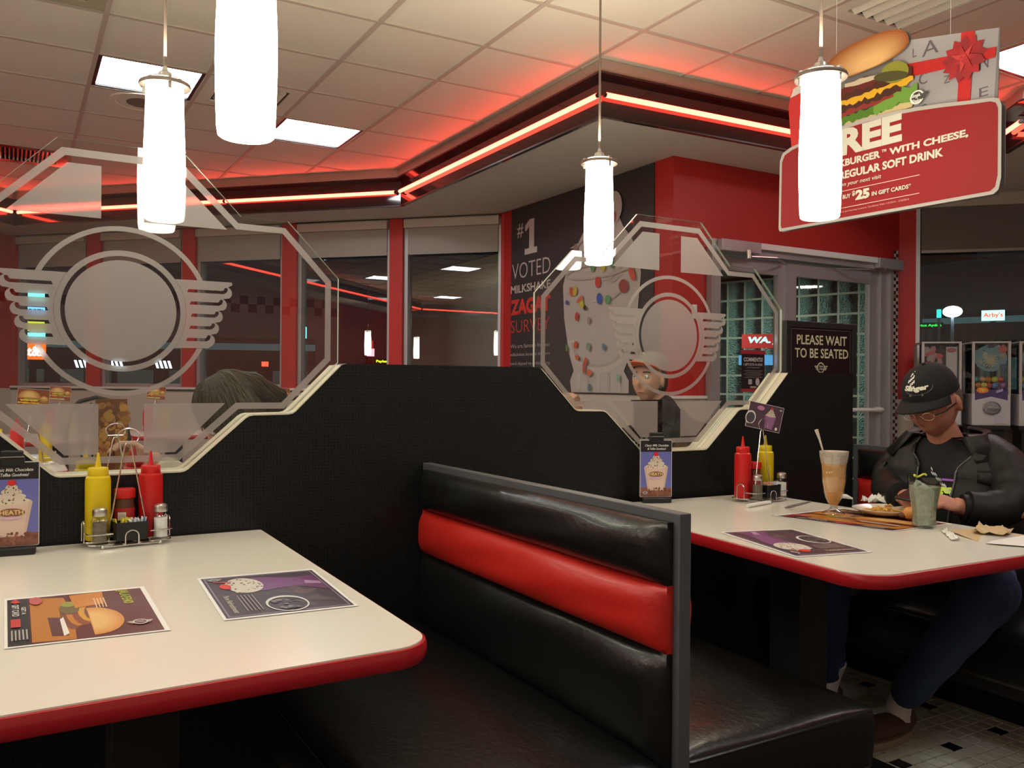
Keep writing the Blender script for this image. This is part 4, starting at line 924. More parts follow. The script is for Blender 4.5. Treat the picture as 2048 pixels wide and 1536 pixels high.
# ---- platter of food
t = thing('platter', 'oval white platter with leftover fries and a burger end', 'plate', (2.475, 1.800, .7625), math.radians(-28))
pl = MB().lathe([(.001, .003), (.075, .003), (.090, .006), (.118, .018), (.124, .021), (.125, .024), (.120, .022), (.092, .011), (.075, .008), (.001, .007)], 56, sy=.78)
pl.build('dish', mat('ceramic', (.70, .64, .54), .25, coat=.3), t)
M_FRY = mat('fries', (.72, .42, .10), .6, var=.3, vscale=60)
rd = random.Random(9)
for k in range(34):
    a = rd.uniform(0, 6.3); r = abs(rd.gauss(0, .04)); u, v = -.03 + r * math.cos(a) * 1.2, r * math.sin(a) * .8; L = rd.uniform(.012, .032); q = rd.uniform(0, 3.2); z = .011 + rd.uniform(0, .014)
    f_ = MB().tube([(-L, 0, 0), (0, 0, .001), (L, 0, 0)], .0028, 5).build('french_fry', M_FRY); f_.parent = None
    c, s_ = math.cos(math.radians(-28)), math.sin(math.radians(-28)); f_.location = (2.475 + u * c - v * s_, 1.800 + u * s_ + v * c, .7625 + z); f_.rotation_euler = (0, rd.uniform(-.2, .2), q)
    tag(f_, 'short golden french fry left on the oval platter', 'french fry', 'french fries left on the platter')
b = thing('burger_remnant', 'last bite of a burger bun on the right side of the platter', 'burger', (2.435, 1.705, .774))
MB().ball((0, 0, .010), (.026, .022, .020), 18, 10).build('bun', mat('toasted_bun', (.62, .28, .08), .5, bump=.3, bscale=50, var=.2), b); MB().ball((-.018, .012, .004), (.014, .014, .009), 12, 8).build('patty', mat('patty', (.12, .045, .02), .7), b)
def crumple(x, y, z, sx, sy, h_, label, m, seed, rz=0, name='napkin'):
    rd = random.Random(seed); n = 9; vs = [(sx * (i / (n - 1) - .5), sy * (j / (n - 1) - .5), h_ * abs(rd.gauss(0, .5)) + .001) for i in range(n) for j in range(n)]
    fs = [(i * n + j, (i + 1) * n + j, (i + 1) * n + j + 1, i * n + j + 1) for i in range(n - 1) for j in range(n - 1)]
    o = MB().add(vs, fs).build(name, m, fix=False, ang=80); o.location = (x, y, z); o.rotation_euler = (0, 0, rz); sm = o.modifiers.new('thick', 'SOLIDIFY'); sm.thickness = .0006
    tag(o, label, name.replace('_', ' ')); return o
M_NAP = mat('white_napkin', (.74, .72, .66), .8); M_KRAFT = mat('kraft_paper', (.52, .38, .20), .75)
crumple(2.552, 1.905, .786, .10, .06, .024, 'crumpled white napkin on the far rim of the platter', M_NAP, 3, -.5)
MB_ = MB().tube([(0, 0, 0), (.028, -.008, .010), (.055, -.018, .008), (.075, -.028, .0)], [.004, .0075, .0075, .003], 8).build('paper_wrapper', M_NAP); MB_.location = (2.452, 2.02, .790); tag(MB_, 'white paper wrapper end sticking out at the left of the platter', 'wrapper')
o = MB().tube([(2.185, 2.150, .767), (2.25, 2.165, .768), (2.330, 2.185, .767)], [.006, .0065, .006], 10).build('paper_straw_wrapper', M_NAP); tag(o, 'white wrapped straw lying in front of the right caddy', 'straw')
k = thing('table_knife', 'steel table knife lying between the caddy and milkshake glass', 'knife', (2.40, 2.115, .7625), math.radians(18))
MB().prism([(-.115, -.004), (-.03, -.0055), (.03, -.0045), (.10, -.003), (.105, .003), (.03, .0055), (-.03, .0055), (-.11, .004)], lambda u, v, w: (u, v, w), 0, .0022).build('blade', M_STEEL, k, smooth=False)
crumple(2.285, 1.475, .7615, .16, .022, .010, 'twisted white straw paper lying right of the water glass', M_NAP, 8, math.radians(42), 'straw_paper')
pts = [(2.345, 1.520), (2.50, 1.49), (2.60, 1.44), (2.50, 1.36), (2.42, 1.335), (2.25, 1.345)]
o = MB().prism([(2.345, 1.525), (2.49, 1.50), (2.493, 1.32), (2.30, 1.335), (2.262, 1.36)], lambda u, v, w: (u, v, w + .005 * math.sin(u * 30)), .7625, .7632).build('kraft_napkin', M_KRAFT); tag(o, 'flat brown paper napkin at the right edge of the far table', 'napkin')
crumple(2.452, 1.452, .764, .13, .09, .014, 'folded peak of brown paper standing beside the flat brown napkin', M_KRAFT, 12, .4, 'brown_napkin')
o = MB().prism([(2.25, 1.352), (2.31, 1.365), (2.47, 1.37), (2.47, 1.285), (2.30, 1.275)], lambda u, v, w: (u, v, w), .7638, .7646).build('receipt', mat('receipt_paper', (.72, .68, .64), .7, var=.15, vscale=120)); tag(o, 'white paper slip lying on the brown napkin near the table edge', 'paper')

# ============================================================ MURAL
mu = thing('wall_poster', 'tall black wall poster of a candy milkshake with survey lettering', 'poster', (3.814, 6.60, 1.11), -PI / 2)
# local: x = u along the wall toward the camera, z up
MB().prism([(0, 0), (1.96, 0), (1.96, 1.605), (0, 1.605)], lambda u, v, w: (u, w, v), -.004, .004).build('board', mat('poster_black', (.035, .034, .034), .55), mu, smooth=False)
a = Art(.0004); dz = -1.11
Wt = (.55, .50, .46); Rt = (.62, .055, .04)
a.text('#', .10, 2.455 + dz, .205, 2.575 + dz, Wt, .01); a.poly([(.235, 2.50 + dz), (.235, 2.545 + dz), (.31, 2.59 + dz), (.385, 2.59 + dz), (.385, 2.345 + dz), (.435, 2.345 + dz), (.435, 2.295 + dz), (.232, 2.295 + dz), (.232, 2.345 + dz), (.305, 2.345 + dz), (.305, 2.53 + dz), (.26, 2.50 + dz)], Wt)
a.text('VOTED', .02, 2.10 + dz, .645, 2.235 + dz, Wt, -.012); a.text('MILKSHAKE', 0, 1.975 + dz, .648, 2.045 + dz, Wt, .02); a.text('ZAGAT', .0, 1.785 + dz, .65, 1.922 + dz, Rt, .05); a.text('SURVEY', .005, 1.63 + dz, .643, 1.738 + dz, Rt, -.012)
for k, l in enumerate(('We are famous for our', 'milkshakes because they are', 'hand-dipped to order using', 'real milk and topped')): a.text(l, 0, 1.495 - .078 * k + dz, .65, 1.53 - .078 * k + dz, (.42, .40, .37), 0)
G = (.50, .46, .42); G2 = (.56, .52, .47); G3 = (.42, .39, .35)
cx = 1.33
cup = [(.97, .01), (1.70, .01), (1.70, .10), (1.64, .17), (1.72, .30), (1.79, .55), (1.83, .86), (1.80, 1.00), (1.72, 1.12), (1.62, 1.22), (1.55, 1.33), (1.42, 1.38), (1.28, 1.36), (1.15, 1.28), (1.02, 1.14), (.90, 1.0), (.84, .86), (.86, .60), (.93, .32), (1.00, .18), (.95, .10)]
a.poly(cup, G); a.poly(ell(1.33, .42, .42, .26, 30, 180, 360), G2); a.poly(ell(1.33, .40, .36, .20, 30, 180, 360), G3); a.poly(ell(1.33, .42, .33, .20, 30, 180, 360), G)
for k in range(5): a.poly([(1.06 + .13 * k, .02), (1.09 + .13 * k, .02), (1.09 + .13 * k, .16), (1.06 + .13 * k, .16)], G3 if k % 2 else G2)
rd = random.Random(21)
for k in range(16):
    x, y = rd.uniform(.95, 1.7), rd.uniform(.6, 1.2); a.poly([(x - .10, y - .012), (x, y - .02), (x + .10, y + .03), (x, y + .012)], rd.choice([G2, G3, (.45, .41, .37)]))
a.poly(ell(1.33, .93, .44, .06, 30), G3, [ell(1.33, .93, .42, .045, 30)])
a.el(1.52, 1.37, .10, .12, (.46, .40, .36)); a.el(1.52, 1.30, .035, .045, (.30, .12, .10)); a.el(1.03, 1.12, .03, .05, (.26, .20, .17))
CC = [((1.35, .715), (.035, .045), (.03, .10, .45)), ((1.33, .84), (.035, .045), (.60, .06, .04)), ((1.263, .98), (.032, .06), (.08, .30, .12)), ((1.50, .98), (.03, .06), (.08, .30, .12)), ((1.648, .78), (.06, .05), (.32, .07, .06)), ((1.40, .96), (.03, .05), (.60, .48, .05)), ((.98, .80), (.028, .04), (.58, .10, .06)), ((1.03, .80), (.03, .04), (.55, .45, .08)),
      ((1.12, .70), (.03, .045), (.58, .50, .05)), ((1.10, .73), (.05, .02), (.60, .16, .10)), ((1.46, .70), (.035, .035), (.09, .35, .15)), ((1.06, .60), (.025, .035), (.50, .05, .06)), ((1.17, .66), (.02, .02), (.05, .03, .02)), ((1.22, .56), (.02, .03), (.35, .30, .27)), ((1.75, .86), (.03, .06), (.60, .10, .06)), ((.92, .72), (.02, .02), (.10, .10, .40)),
      ((1.05, .38), (.025, .03), (.60, .10, .05)), ((1.07, .28), (.03, .02), (.60, .14, .06)), ((1.22, .36), (.03, .03), (.20, .32, .24)), ((1.42, .35), (.02, .03), (.10, .25, .38)), ((1.19, .25), (.02, .03), (.58, .10, .06)), ((1.17, .20), (.02, .05), (.45, .10, .08)), ((1.24, .16), (.035, .025), (.62, .16, .08)), ((1.64, .33), (.02, .02), (.35, .30, .28)), ((1.24, .0 + .05), (.02, .03), (.06, .25, .30)), ((.93, .36), (.015, .03), (.12, .25, .10)), ((1.60, .12), (.02, .03), (.25, .45, .35))]
for (x, y), (rx, ry), c in CC: a.el(x, y, rx, ry, c, 10, rot=rd.uniform(-30, 30))
o = a.build('printed_picture', M_PRINT, mu, fix=False, smooth=False); o.rotation_euler = (PI / 2, 0, 0); o.location = (0, -.0045, 0)

# ============================================================ HANGING SIGN
sg_ang = math.atan2(-.999, .045)
bn = thing('hanging_sign', 'red hanging sign with a cheeseburger and gift card, reading FREE', 'sign', (2.699, 2.473, 0), sg_ang)
def arch(x): return 2.137 + .038 * math.sin(PI * min(1, max(0, (x - .05) / .80))) - .028 * (x / .88) + .0
body = [(.0, 1.815), (.006, 1.804)] + [(.86, 1.800), (.876, 1.812), (.884, 1.85), (.884, 2.08), (.876, 2.102), (.858, 2.111)] + [(x, arch(x)) for x in (.80, .70, .60, .50, .40, .30, .20, .12)] + [(.055, 2.132), (.018, 2.118), (.004, 2.09)]
body_in = [(.0 + .011 + (x - .0) * (.862 / .884), 1.966 + (y - 1.966) * .93) for x, y in body]
sil = [(.0, 1.804), (.86, 1.800), (.884, 1.83), (.884, 2.08), (.860, 2.111), (.866, 2.338), (.62, 2.385), (.562, 2.398), (.552, 2.43), (.50, 2.450), (.42, 2.454), (.33, 2.442), (.26, 2.420), (.215, 2.385), (.10, 2.37), (.05, 2.36), (.035, 2.30), (.05, 2.20), (.055, 2.132), (.004, 2.10)]
MB().prism(sil, lambda u, v, w: (u, w, v), -.0018, .0018).build('board', mat('sign_board', (.16, .15, .145), .6), bn, smooth=False)
a = Art(.00035)
SIL = (.36, .33, .31); SR = (.225, .013, .015)
# gift card
a.poly([(.45, 2.11), (.848, 2.11), (.862, 2.336), (.856, 2.340), (.50, 2.412)], (.30, .28, .295))
for tx in (('N', .80, 2.22, .83, 2.27), ('E', .80, 2.13, .83, 2.16), ('A', .60, 2.325, .66, 2.375), ('L', .565, 2.335, .58, 2.365), ('Z', .68, 2.21, .70, 2.235), ('S', .60, 2.13, .62, 2.16), ('C', .59, 2.23, .62, 2.27)): a.text(*tx, (.11, .09, .11), .0)
rib = (.45, .022, .02)
a.poly([(.726, 2.11), (.770, 2.11), (.785, 2.354), (.740, 2.364)], rib); a.poly([(.545, 2.270), (.852, 2.245), (.856, 2.278), (.545, 2.318)], rib)
rd = random.Random(6)
for k in range(13):
    an = 2 * PI * k / 13 + .1; L = .078; wv = .016; x, y = .752, 2.272; c, s_ = math.cos(an), math.sin(an)
    a.poly([(x - s_ * wv, y + c * wv), (x + c * L * .7 - s_ * wv * 1.2, y + s_ * L * .7 + c * wv * 1.2), (x + c * L, y + s_ * L), (x + c * L * .7 + s_ * wv, y + s_ * L * .7 - c * wv), (x + s_ * wv, y - c * wv)], (.26 + .05 * (k % 3), .025, .03))
for k in range(7):
    an = 2 * PI * k / 7; L = .048; wv = .013; x, y = .752, 2.272; c, s_ = math.cos(an), math.sin(an); a.poly([(x - s_ * wv, y + c * wv), (x + c * L, y + s_ * L), (x + s_ * wv, y - c * wv)], (.52, .05, .045) if k % 2 else (.38, .03, .035))
# drink cup, mostly behind the lamp
a.poly([(.055, 2.10), (.20, 2.14), (.20, 2.34), (.16, 2.38), (.05, 2.36), (.036, 2.30)], (.48, .03, .03)); a.poly([(.045, 2.335), (.19, 2.355), (.16, 2.385), (.06, 2.368)], (.55, .50, .48))
# burger
def B(pts, c): a.poly(pts, c)
B([(.20, 2.13), (.57, 2.16), (.585, 2.185), (.40, 2.19), (.22, 2.185)], (.48, .38, .20))
def wav(xa, xb, ya0, ya1, th, amp, n, c, sd):
    r = random.Random(sd); top = []; bot = []
    for i in range(n + 1):
        t_ = i / n; x = xa + (xb - xa) * t_; y = ya0 + (ya1 - ya0) * t_; top.append((x, y + th / 2 + r.uniform(-amp, amp))); bot.append((x, y - th / 2 + r.uniform(-amp, amp)))
    B(bot + top[::-1], c)
wav(.20, .585, 2.175, 2.200, .030, .008, 26, (.07, .16, .02), 1); wav(.42, .59, 2.195, 2.215, .05, .010, 12, (.13, .26, .04), 2); wav(.20, .50, 2.20, 2.222, .022, .004, 16, (.22, .03, .025), 3)
wav(.20, .53, 2.225, 2.240, .030, .006, 20, (.06, .022, .014), 4); wav(.27, .575, 2.245, 2.262, .026, .009, 24, (.62, .34, .02), 5); wav(.20, .57, 2.265, 2.285, .032, .006, 20, (.07, .022, .014), 6); wav(.20, .45, 2.290, 2.300, .03, .008, 14, (.12, .02, .016), 7)
wav(.30, .55, 2.310, 2.300, .018, .003, 12, (.50, .42, .30), 8); B(ell(.505, 2.300, .055, .038, 20, rot=-15), (.22, .22, .03)); B(ell(.49, 2.290, .07, .018, 16, rot=-12), (.07, .065, .02)); B(ell(.245, 2.285, .03, .022, 14), (.30, .30, .08))
for k in range(12):
    f_ = 1 - k * .062; sg_ = lambda q, e: math.copysign(abs(q) ** e, q)
    B([(.380 + .180 * f_ * sg_(math.cos(t_), .78) + .010 * (1 - f_) * 4, 2.382 + (.078 if math.sin(t_) > 0 else .044) * f_ * sg_(math.sin(t_), .9) + .180 * f_ * math.cos(t_) * .06 - .012 * (1 - f_) * 3.0) for t_ in [2 * PI * i / 36 for i in range(36)]],
                       tuple(c0 + (c1 - c0) * k / 11 for c0, c1 in zip((.22, .065, .018), (.60, .36, .15))))
a.el(.594, 2.185, .026, .024, (.70, .68, .66), 20); a.el(.594, 2.185, .020, .019, (.04, .04, .04), 20); a.poly([(.60, 2.19), (.638, 2.198), (.62, 2.176), (.60, 2.172)], (.06, .06, .06)); a.text('Steak', .576, 2.186, .608, 2.198, W_, .02); a.text('n', .590, 2.180, .597, 2.1855, W_, .01); a.text('Shake', .577, 2.166, .610, 2.179, W_, .02)
a.poly(body, SIL); a.poly(body_in, SR)
SW = (.50, .48, .41)
a.text('FREE', .210, 2.046, .540, 2.146, SW, .05); a.text('STEAKBURGER', .197, 2.005, .456, 2.032, SW, .04); a.text('TM', .462, 2.022, .480, 2.032, SW, .03); a.text('WITH CHEESE,', .492, 2.001, .778, 2.030, SW, .04)
a.text('AND A REGULAR SOFT DRINK', .148, 1.958, .693, 1.988, SW, .04); a.text('on your next visit', .292, 1.926, .462, 1.944, SW, .01, .2)
a.rect(.12, .609, 1.911, 1.9135, (.60, .38, .33)); a.text('WHEN YOU BUY', .198, 1.882, .336, 1.898, SW, .03); a.text('$', .343, 1.885, .355, 1.906, SW, .04); a.text('25', .357, 1.868, .416, 1.905, SW, .06); a.text('IN GIFT CARDS*', .425, 1.872, .578, 1.888, SW, .03)
a.rect(.12, .609, 1.8475, 1.850, (.60, .38, .33)); a.text('*Through 2/17/2016 at participating locations. Certificate Valid 1/15/2016 - 2/20/2016', .215, 1.830, .572, 1.8385, (.58, .30, .26), 0)
o = a.build('printed_face', M_SIGNPRINT, bn, fix=False, smooth=False); o.rotation_euler = (PI / 2, 0, 0); o.location = (0, -.0022, 0)
for u in (.25, .70): MB().cone((u, 0, 2.39 if u < .5 else 2.36), (u, 0, 3.026), .0006, .0006, 5).build('thread', M_WHITE, bn)

# ============================================================ SEATING SIGN, COMMENT CARD
st = thing('seating_sign', 'black framed stand sign reading PLEASE WAIT TO BE SEATED', 'sign', (3.085, 2.606, 0), 0)
zc0, zc1, hw = 1.175, 1.462, .226
MB().prism([(-hw, zc0), (hw, zc0), (hw, zc1), (-hw, zc1)], lambda u, v, w: (u, w, v), -.014, .014, [[(-hw + .028, zc0 + .028), (hw - .028, zc0 + .028), (hw - .028, zc1 - .028), (-hw + .028, zc1 - .028)]]).build('frame', M_MATBLACK, st, bevel=.003)
MB().box(-hw + .028, hw - .028, -.006, .006, zc0 + .028, zc1 - .028).build('sign_face', mat('sign_face_black', (.012, .008, .009), .35), st, smooth=False)
a = Art(.0003); a.poly([(-.190, 1.208), (.190, 1.208), (.190, 1.430), (-.190, 1.430)], (.16, .14, .14), [[(-.188, 1.210), (.188, 1.210), (.188, 1.428), (-.188, 1.428)]])
Y_ = (.66, .64, .42); a.text('PLEASE WAIT', -.156, 1.362, .166, 1.404, Y_, .015); a.text('TO BE SEATED', -.168, 1.304, .176, 1.346, Y_, .015); a.logo(-.004, 1.262, .024, (.6, .58, .42), (.012, .008, .009))
o = a.build('lettering', M_PRINT, st, fix=False, smooth=False); o.rotation_euler = (PI / 2, 0, 0); o.location = (0, -.0065, 0)
cs = thing('comment_notice', 'black and red customer comments notice on the left door pane', 'notice', (4.570, 4.450, 1.285))
cs.scale = (.9, 1, .9)
a = Art(.0003); a.rect(-.125, .125, -.155, .155, K_); a.rect(-.135, .135, .135, .165, (.42, .03, .05)); a.rect(-.135, .135, -.165, -.140, (.42, .03, .05)); a.text('COMMENTS?', -.105, .075, .105, .108, (.6, .6, .6), .03); a.text('1-877-STK-N-SHK', -.105, .042, .105, .062, (.55, .55, .55), .02); a.text('(1-877-785-6745)', -.07, .020, .07, .032, (.4, .4, .4), 0)
for k in range(5): a.rect(-.10 + .02 * (k % 2), .10 - .02 * (k % 2), .0 - k * .013, .004 - k * .013, (.22, .22, .22))
a.rect(-.055, -.015, -.105, -.065, (.45, .45, .45)); a.el(.045, -.085, .022, .03, (.55, .50, .48)); a.rect(-.035, .03, -.135, -.120, (.42, .36, .30))
o = a.build('printed_face', M_PRINT, cs, fix=False, smooth=False); o.rotation_euler = (PI / 2, 0, 0); MB().box(-.125, .125, .0005, .0015, -.155, .155).build('sheet', M_MATBLACK, cs, smooth=False)
o = thing('wall_sensor', 'small white box on the red wall left of the doors', 'sensor', (4.0, 4.44, 1.68)); MB().box(-.02, .02, -.015, .009, -.05, .05).build('housing', M_WHITE, o, bevel=.006)

# ============================================================ CAPSULE MACHINES
M_ACR = clearglass('acrylic', (.9, .92, .92), 1.0, 1.4)
def machine(s0, s1, label, idx):
    c = rp((s0 + s1) / 2, .30); wd = s1 - s0; hd = .15; t = thing('capsule_machine', label, 'vending machine', (c[0], c[1], .898), math.radians(-45))
    hw = wd / 2; z1 = .612; zc = .235
    MB().box(-hw, hw, -hd, hd, 0, zc).build('body', mat('machine_white', (.46, .45, .46), .4), t, bevel=.004)
    fr = MB()
    for sx in (-1, 1):
        for sy in (-1, 1): MB().box(*sorted((sx * hw, sx * (hw - .018))), *sorted((sy * hd, sy * (hd - .018))), zc, z1).build('corner_post', mat('machine_chrome', (.6, .58, .56), .3, metal=.8), t, smooth=False)
    MB().box(-hw, hw, -hd, hd, z1, z1 + .012).build('lid', mat('machine_chrome', (.6, .58, .56), .3, metal=.8), t, smooth=False)
    MB().box(-hw + .02, hw - .02, -hd + .003, -hd + .006, zc, z1).build('front_pane', M_ACR, t, smooth=False)
    rd = random.Random(idx); cols = [(.55, .10, .08), (.60, .28, .30), (.62, .22, .04), (.10, .20, .45), (.06, .28, .24), (.55, .52, .08), (.35, .15, .35), (.60, .35, .20)]
    a = Art(.0004)
    if idx != 1:
        a.el(.0, .50, hw * .85, .10, (.18, .28, .30)); a.spots(18, lambda r: (r.uniform(-hw * .7, hw * .7), r.uniform(.42, .60)), .012, .035, [(.10, .10, .16), (.35, .30, .22), (.12, .24, .26), (.45, .12, .10), (.40, .38, .30)], idx)
        for k in range(14):
            an = 2 * PI * k / 14; a.line(0, .48, .05 * math.cos(an), .48 + .05 * math.sin(an), .008, (.45, .40, .26))
    else:
        a.rect(-hw + .02, hw - .02, .30, .60, (.05, .03, .03)); a.spots(26, lambda r: (r.uniform(-hw * .8, -hw * .05), r.uniform(.40, .57)), .012, .03, [(.40, .20, .18), (.5, .1, .1), (.35, .3, .28)], 3); a.rect(hw * .25, hw * .8, .30, .585, (.50, .47, .45)); a.el(hw * .52, .56, .035, .018, (.40, .12, .12))
    o = a.build('display_card', M_PRINT, t, fix=False, smooth=False); o.rotation_euler = (PI / 2, 0, 0); o.location = (0, -hd + .022, 0)
    n = 0
    for j in range(2 if idx != 1 else 0):
        for i in range(5):
            x = -hw + .045 + (wd - .09) * i / 4 + rd.uniform(-.006, .006); y = -hd + .05 + .035 * (j % 2); z = .265 + .030 + j * .046
            cp = MB().ball((0, 0, 0), .025, 12, 8).build('toy_capsule', mat('capsule_%d' % ((i * 3 + j * 2 + idx) % 8), cols[(i * 3 + j * 2 + idx) % 8], .2, coat=.5)); ca, sa = math.cos(math.radians(-45)), math.sin(math.radians(-45))
            cp.location = (c[0] + x * ca - y * sa, c[1] + x * sa + y * ca, .898 + z)
            tag(cp, 'round toy capsule inside the ' + ('middle' if idx == 2 else 'right') + ' capsule machine', 'toy capsule', 'capsules in the ' + ('middle' if idx == 2 else 'right') + ' machine')
    MB().box(-hw + .02, hw - .02, -hd + .024, hd - .02, zc, zc + .034).build('capsule_tray', M_MATBLACK, t, smooth=False)
    a = Art(.0004); a.rect(-hw + .02, hw - .02, .185, .265, (.06, .04, .12)); a.el(-hw * .45, .262, .042, .022, (.62, .20, .03)); a.text('75', -hw * .45 - .022, .252, -hw * .45 + .010, .274, (.75, .60, .08), .05); a.text('c', -hw * .45 + .012, .258, -hw * .45 + .022, .270, (.75, .60, .08), .05); a.poly([(.03, .24), (.075, .255), (.08, .275), (.035, .26)], (.35, .30, .45))
    a.poly([(-hw + .01, .0 + .01), (hw - .01, .01), (hw - .01, .185), (0, .215), (-hw + .01, .185)], (.44, .43, .43))
    o = a.build('printed_panel', M_PRINT, t, fix=False, smooth=False); o.rotation_euler = (PI / 2, 0, 0); o.location = (0, -hd - .001, 0)
    MB().lathe([(.001, -.02), (.055, -.02), (.062, 0), (.05, .01), (.001, .012)], 24).xf(Matrix.Translation((0, -hd - .012, .13)) @ Matrix.Scale(.8, 4, (0, 0, 1)) @ Matrix.Rotation(PI / 2, 4, 'X')).build('coin_mechanism', mat('cast_metal', (.32, .32, .34), .35, metal=.7), t)
    MB().box(.008, .012, -hd - .035, -hd - .012, .105, .155).box(-.03, .05, -hd - .037, -hd - .030, .122, .138).build('crank', mat('cast_metal', (.3, .3, .3), .35, metal=.7), t, bevel=.002)
    MB().box(.02, .085, -hd - .006, -hd - .001, .015, .085).build('chute_flap', mat('flap_grey', (.40, .40, .41), .3), t, bevel=.002)
    MB().box(-hw + .03, hw - .03, -hd + .04, hd - .04, -.898, -.03).box(-hw, hw, -hd, hd, -.03, -.0005).build('stand', M_BLACK, t, smooth=False)
machine(.09, .09 + .275, 'capsule machine with red toys behind the black cap, leftmost of three', 1)
machine(.435, .435 + .26, 'capsule machine with round toy capsules right of the black cap', 2)
machine(.75, .75 + .26, 'capsule machine cut by the right edge of the frame', 3)

# ============================================================ PEOPLE
M_SKIN = mat('skin_tanned', (.46, .20, .13), .5, sub=.15, bump=.08, bscale=120); M_SKIN2 = mat('skin_fair', (.55, .31, .22), .5, sub=.15)
def remesh(mb, voxel, sm=2, name='m'):
    o = mb.build(name, M_BLACK, fix=True); r = o.modifiers.new('r', 'REMESH'); r.mode = 'VOXEL'; r.voxel_size = voxel; r.use_smooth_shade = True
    if sm: s_ = o.modifiers.new('s', 'SMOOTH'); s_.iterations = sm; s_.factor = .5
    bpy.context.view_layer.update(); dg = bpy.context.evaluated_depsgraph_get(); me = bpy.data.meshes.new_from_object(o.evaluated_get(dg))
    old = o.data; bpy.data.objects.remove(o); bpy.data.meshes.remove(old); me.materials.clear(); return me
def obj_from(me, name, m, parent):
    me.name = name; me.materials.append(m); me.polygons.foreach_set('use_smooth', [True] * len(me.polygons)); o = bpy.data.objects.new(name, me); COL.objects.link(o); o.parent = parent; return o
def limb(mb, pts, rs, n=16):
    P = [Vector(p) for p in pts]
    for i in range(len(P) - 1): mb.cone(P[i], P[i + 1], rs[i], rs[i + 1], n)
    for p, r in zip(P, rs): mb.ball(p, r, 16, 10)
def head_mb(M, s=1.0):
    mb = MB(); n, m = 44, 34; vs = []; fs = []
    g = lambda d, w_: math.exp(-(d / w_) ** 2)
    for i in range(m + 1):
        t = PI * i / m
        for k in range(n):
            a = 2 * PI * k / n; x = math.sin(t) * math.sin(a); y = math.sin(t) * math.cos(a); z = -math.cos(t)
            low = max(0, -z); X = .074 * x * (1 - .30 * low ** 1.5); Y = .094 * y * (1 - (.10 if y > 0 else .38) * low ** 1.6); Z = .116 * z
            if y > 0:
                f = y ** 1.5
                Y += .026 * g(X, .011) * g(Z + .022, .020) * f + .012 * g(X, .008) * g(Z + .004, .022) * f
                Y += .006 * g(Z - .032, .010) * g(X, .045) * f - .012 * (g(X - .032, .014) + g(X + .032, .014)) * g(Z - .010, .011) * f
                Y += .008 * g(X, .020) * g(Z + .060, .006) * f + .009 * g(X, .018) * g(Z + .073, .006) * f - .005 * g(X, .026) * g(Z + .0665, .003) * f + .012 * g(X, .024) * g(Z + .098, .012) * f
                Y += .006 * (g(X - .042, .018) + g(X + .042, .018)) * g(Z + .030, .02) * f
            vs.append((X, Y, Z))
    for i in range(m):
        for k in range(n): fs.append((i * n + k, i * n + (k + 1) % n, (i + 1) * n + (k + 1) % n, (i + 1) * n + k))
    mb.add(vs, fs)
    for sx in (-1, 1):
        e = MB().ball((0, 0, 0), (.009, .018, .031), 14, 10).xf(Matrix.Translation((sx * .078, -.012, -.008)) @ Matrix.Rotation(sx * -.35, 4, 'Z') @ Matrix.Rotation(-.2, 4, 'X')); mb.add(e.v, e.f)
    mb.xf(M @ Matrix.Scale(s, 4)); return mb
def frame(c, f, u):
    f = Vector(f).normalized(); u = Vector(u); u = (u - f * u.dot(f)).normalized(); r = f.cross(u)
    return Matrix(((r.x, f.x, u.x, c[0]), (r.y, f.y, u.y, c[1]), (r.z, f.z, u.z, c[2]), (0, 0, 0, 1)))
def hand_mb(M, side, curl=.9, s=1.0):
    """palm frame: x toward the thumb side * side, y along the fingers, z back of the hand"""
    mb = MB(); mb.ball((0, .0, 0), (.020, .026, .026), 14, 8)
    mb.ball((0, .045, 0), (.040, .046, .0155), 18, 12); mb.cone((0, -.03, 0), (0, .02, 0), .025, .026, 14)
    for k, (x, L) in enumerate(((.029, .92), (.010, 1.0), (-.010, .95), (-.028, .76))):
        p = Vector((x * side, .078 - .004 * abs(k - 1), .002)); d = 0; pts = [p.copy()]
        for seg, ln in enumerate((.042, .026, .021)):
            d -= curl * (.75, .95, .6)[seg]; p = p + Vector((0, math.cos(d), math.sin(d))) * ln * L; pts.append(p.copy())
        limb(mb, pts, [.0098, .0088, .0080, .0068], 12)
    t0 = Vector((.026 * side, .015, -.006)); limb(mb, [t0, t0 + Vector((.022 * side, .026, -.014)), t0 + Vector((.026 * side, .050, -.028)), t0 + Vector((.016 * side, .068, -.038))], [.0125, .0115, .0100, .0082], 12)
    return mb.xf(M @ Matrix.Scale(s, 4))
def tom(mb, other): mb.add(other.v, other.f); return mb

# ---- the man in the black cap
MX, MY = 2.86, 1.86
man = thing('person', 'man in black cap, glasses, black leather jacket and jeans looking down at his hands', 'person', (MX, MY, 0))
def R(p): return (p[0] - MX, p[1] - MY, p[2])
pit = math.radians(24); hf = (-math.cos(pit), -.08, -math.sin(pit)); hu = (-math.sin(pit), 0, math.cos(pit)); HC = (2.782, 1.862, 1.126)
HM = frame(R(HC), hf, hu)
b = head_mb(HM, 1.06)
limb(b, [R((2.83, 1.865, 1.04)), R((2.885, 1.862, .95)), R((2.90, 1.86, .86))], [.052, .060, .09])
b.lathe([(.001, .48), (.13, .50), (.15, .60), (.14, .72), (.135, .86), (.09, .93), (.06, .97), (.001, .975)], 24, c=(.06, 0, 0), sx=.78, sy=1.15)
JR = dict(shR=(2.90, 2.05, .945), shL=(2.90, 1.67, .945), elR=(2.76, 2.06, .79), elL=(2.745, 1.545, .79), wrR=(2.585, 1.835, .805), wrL=(2.625, 1.640, .795))
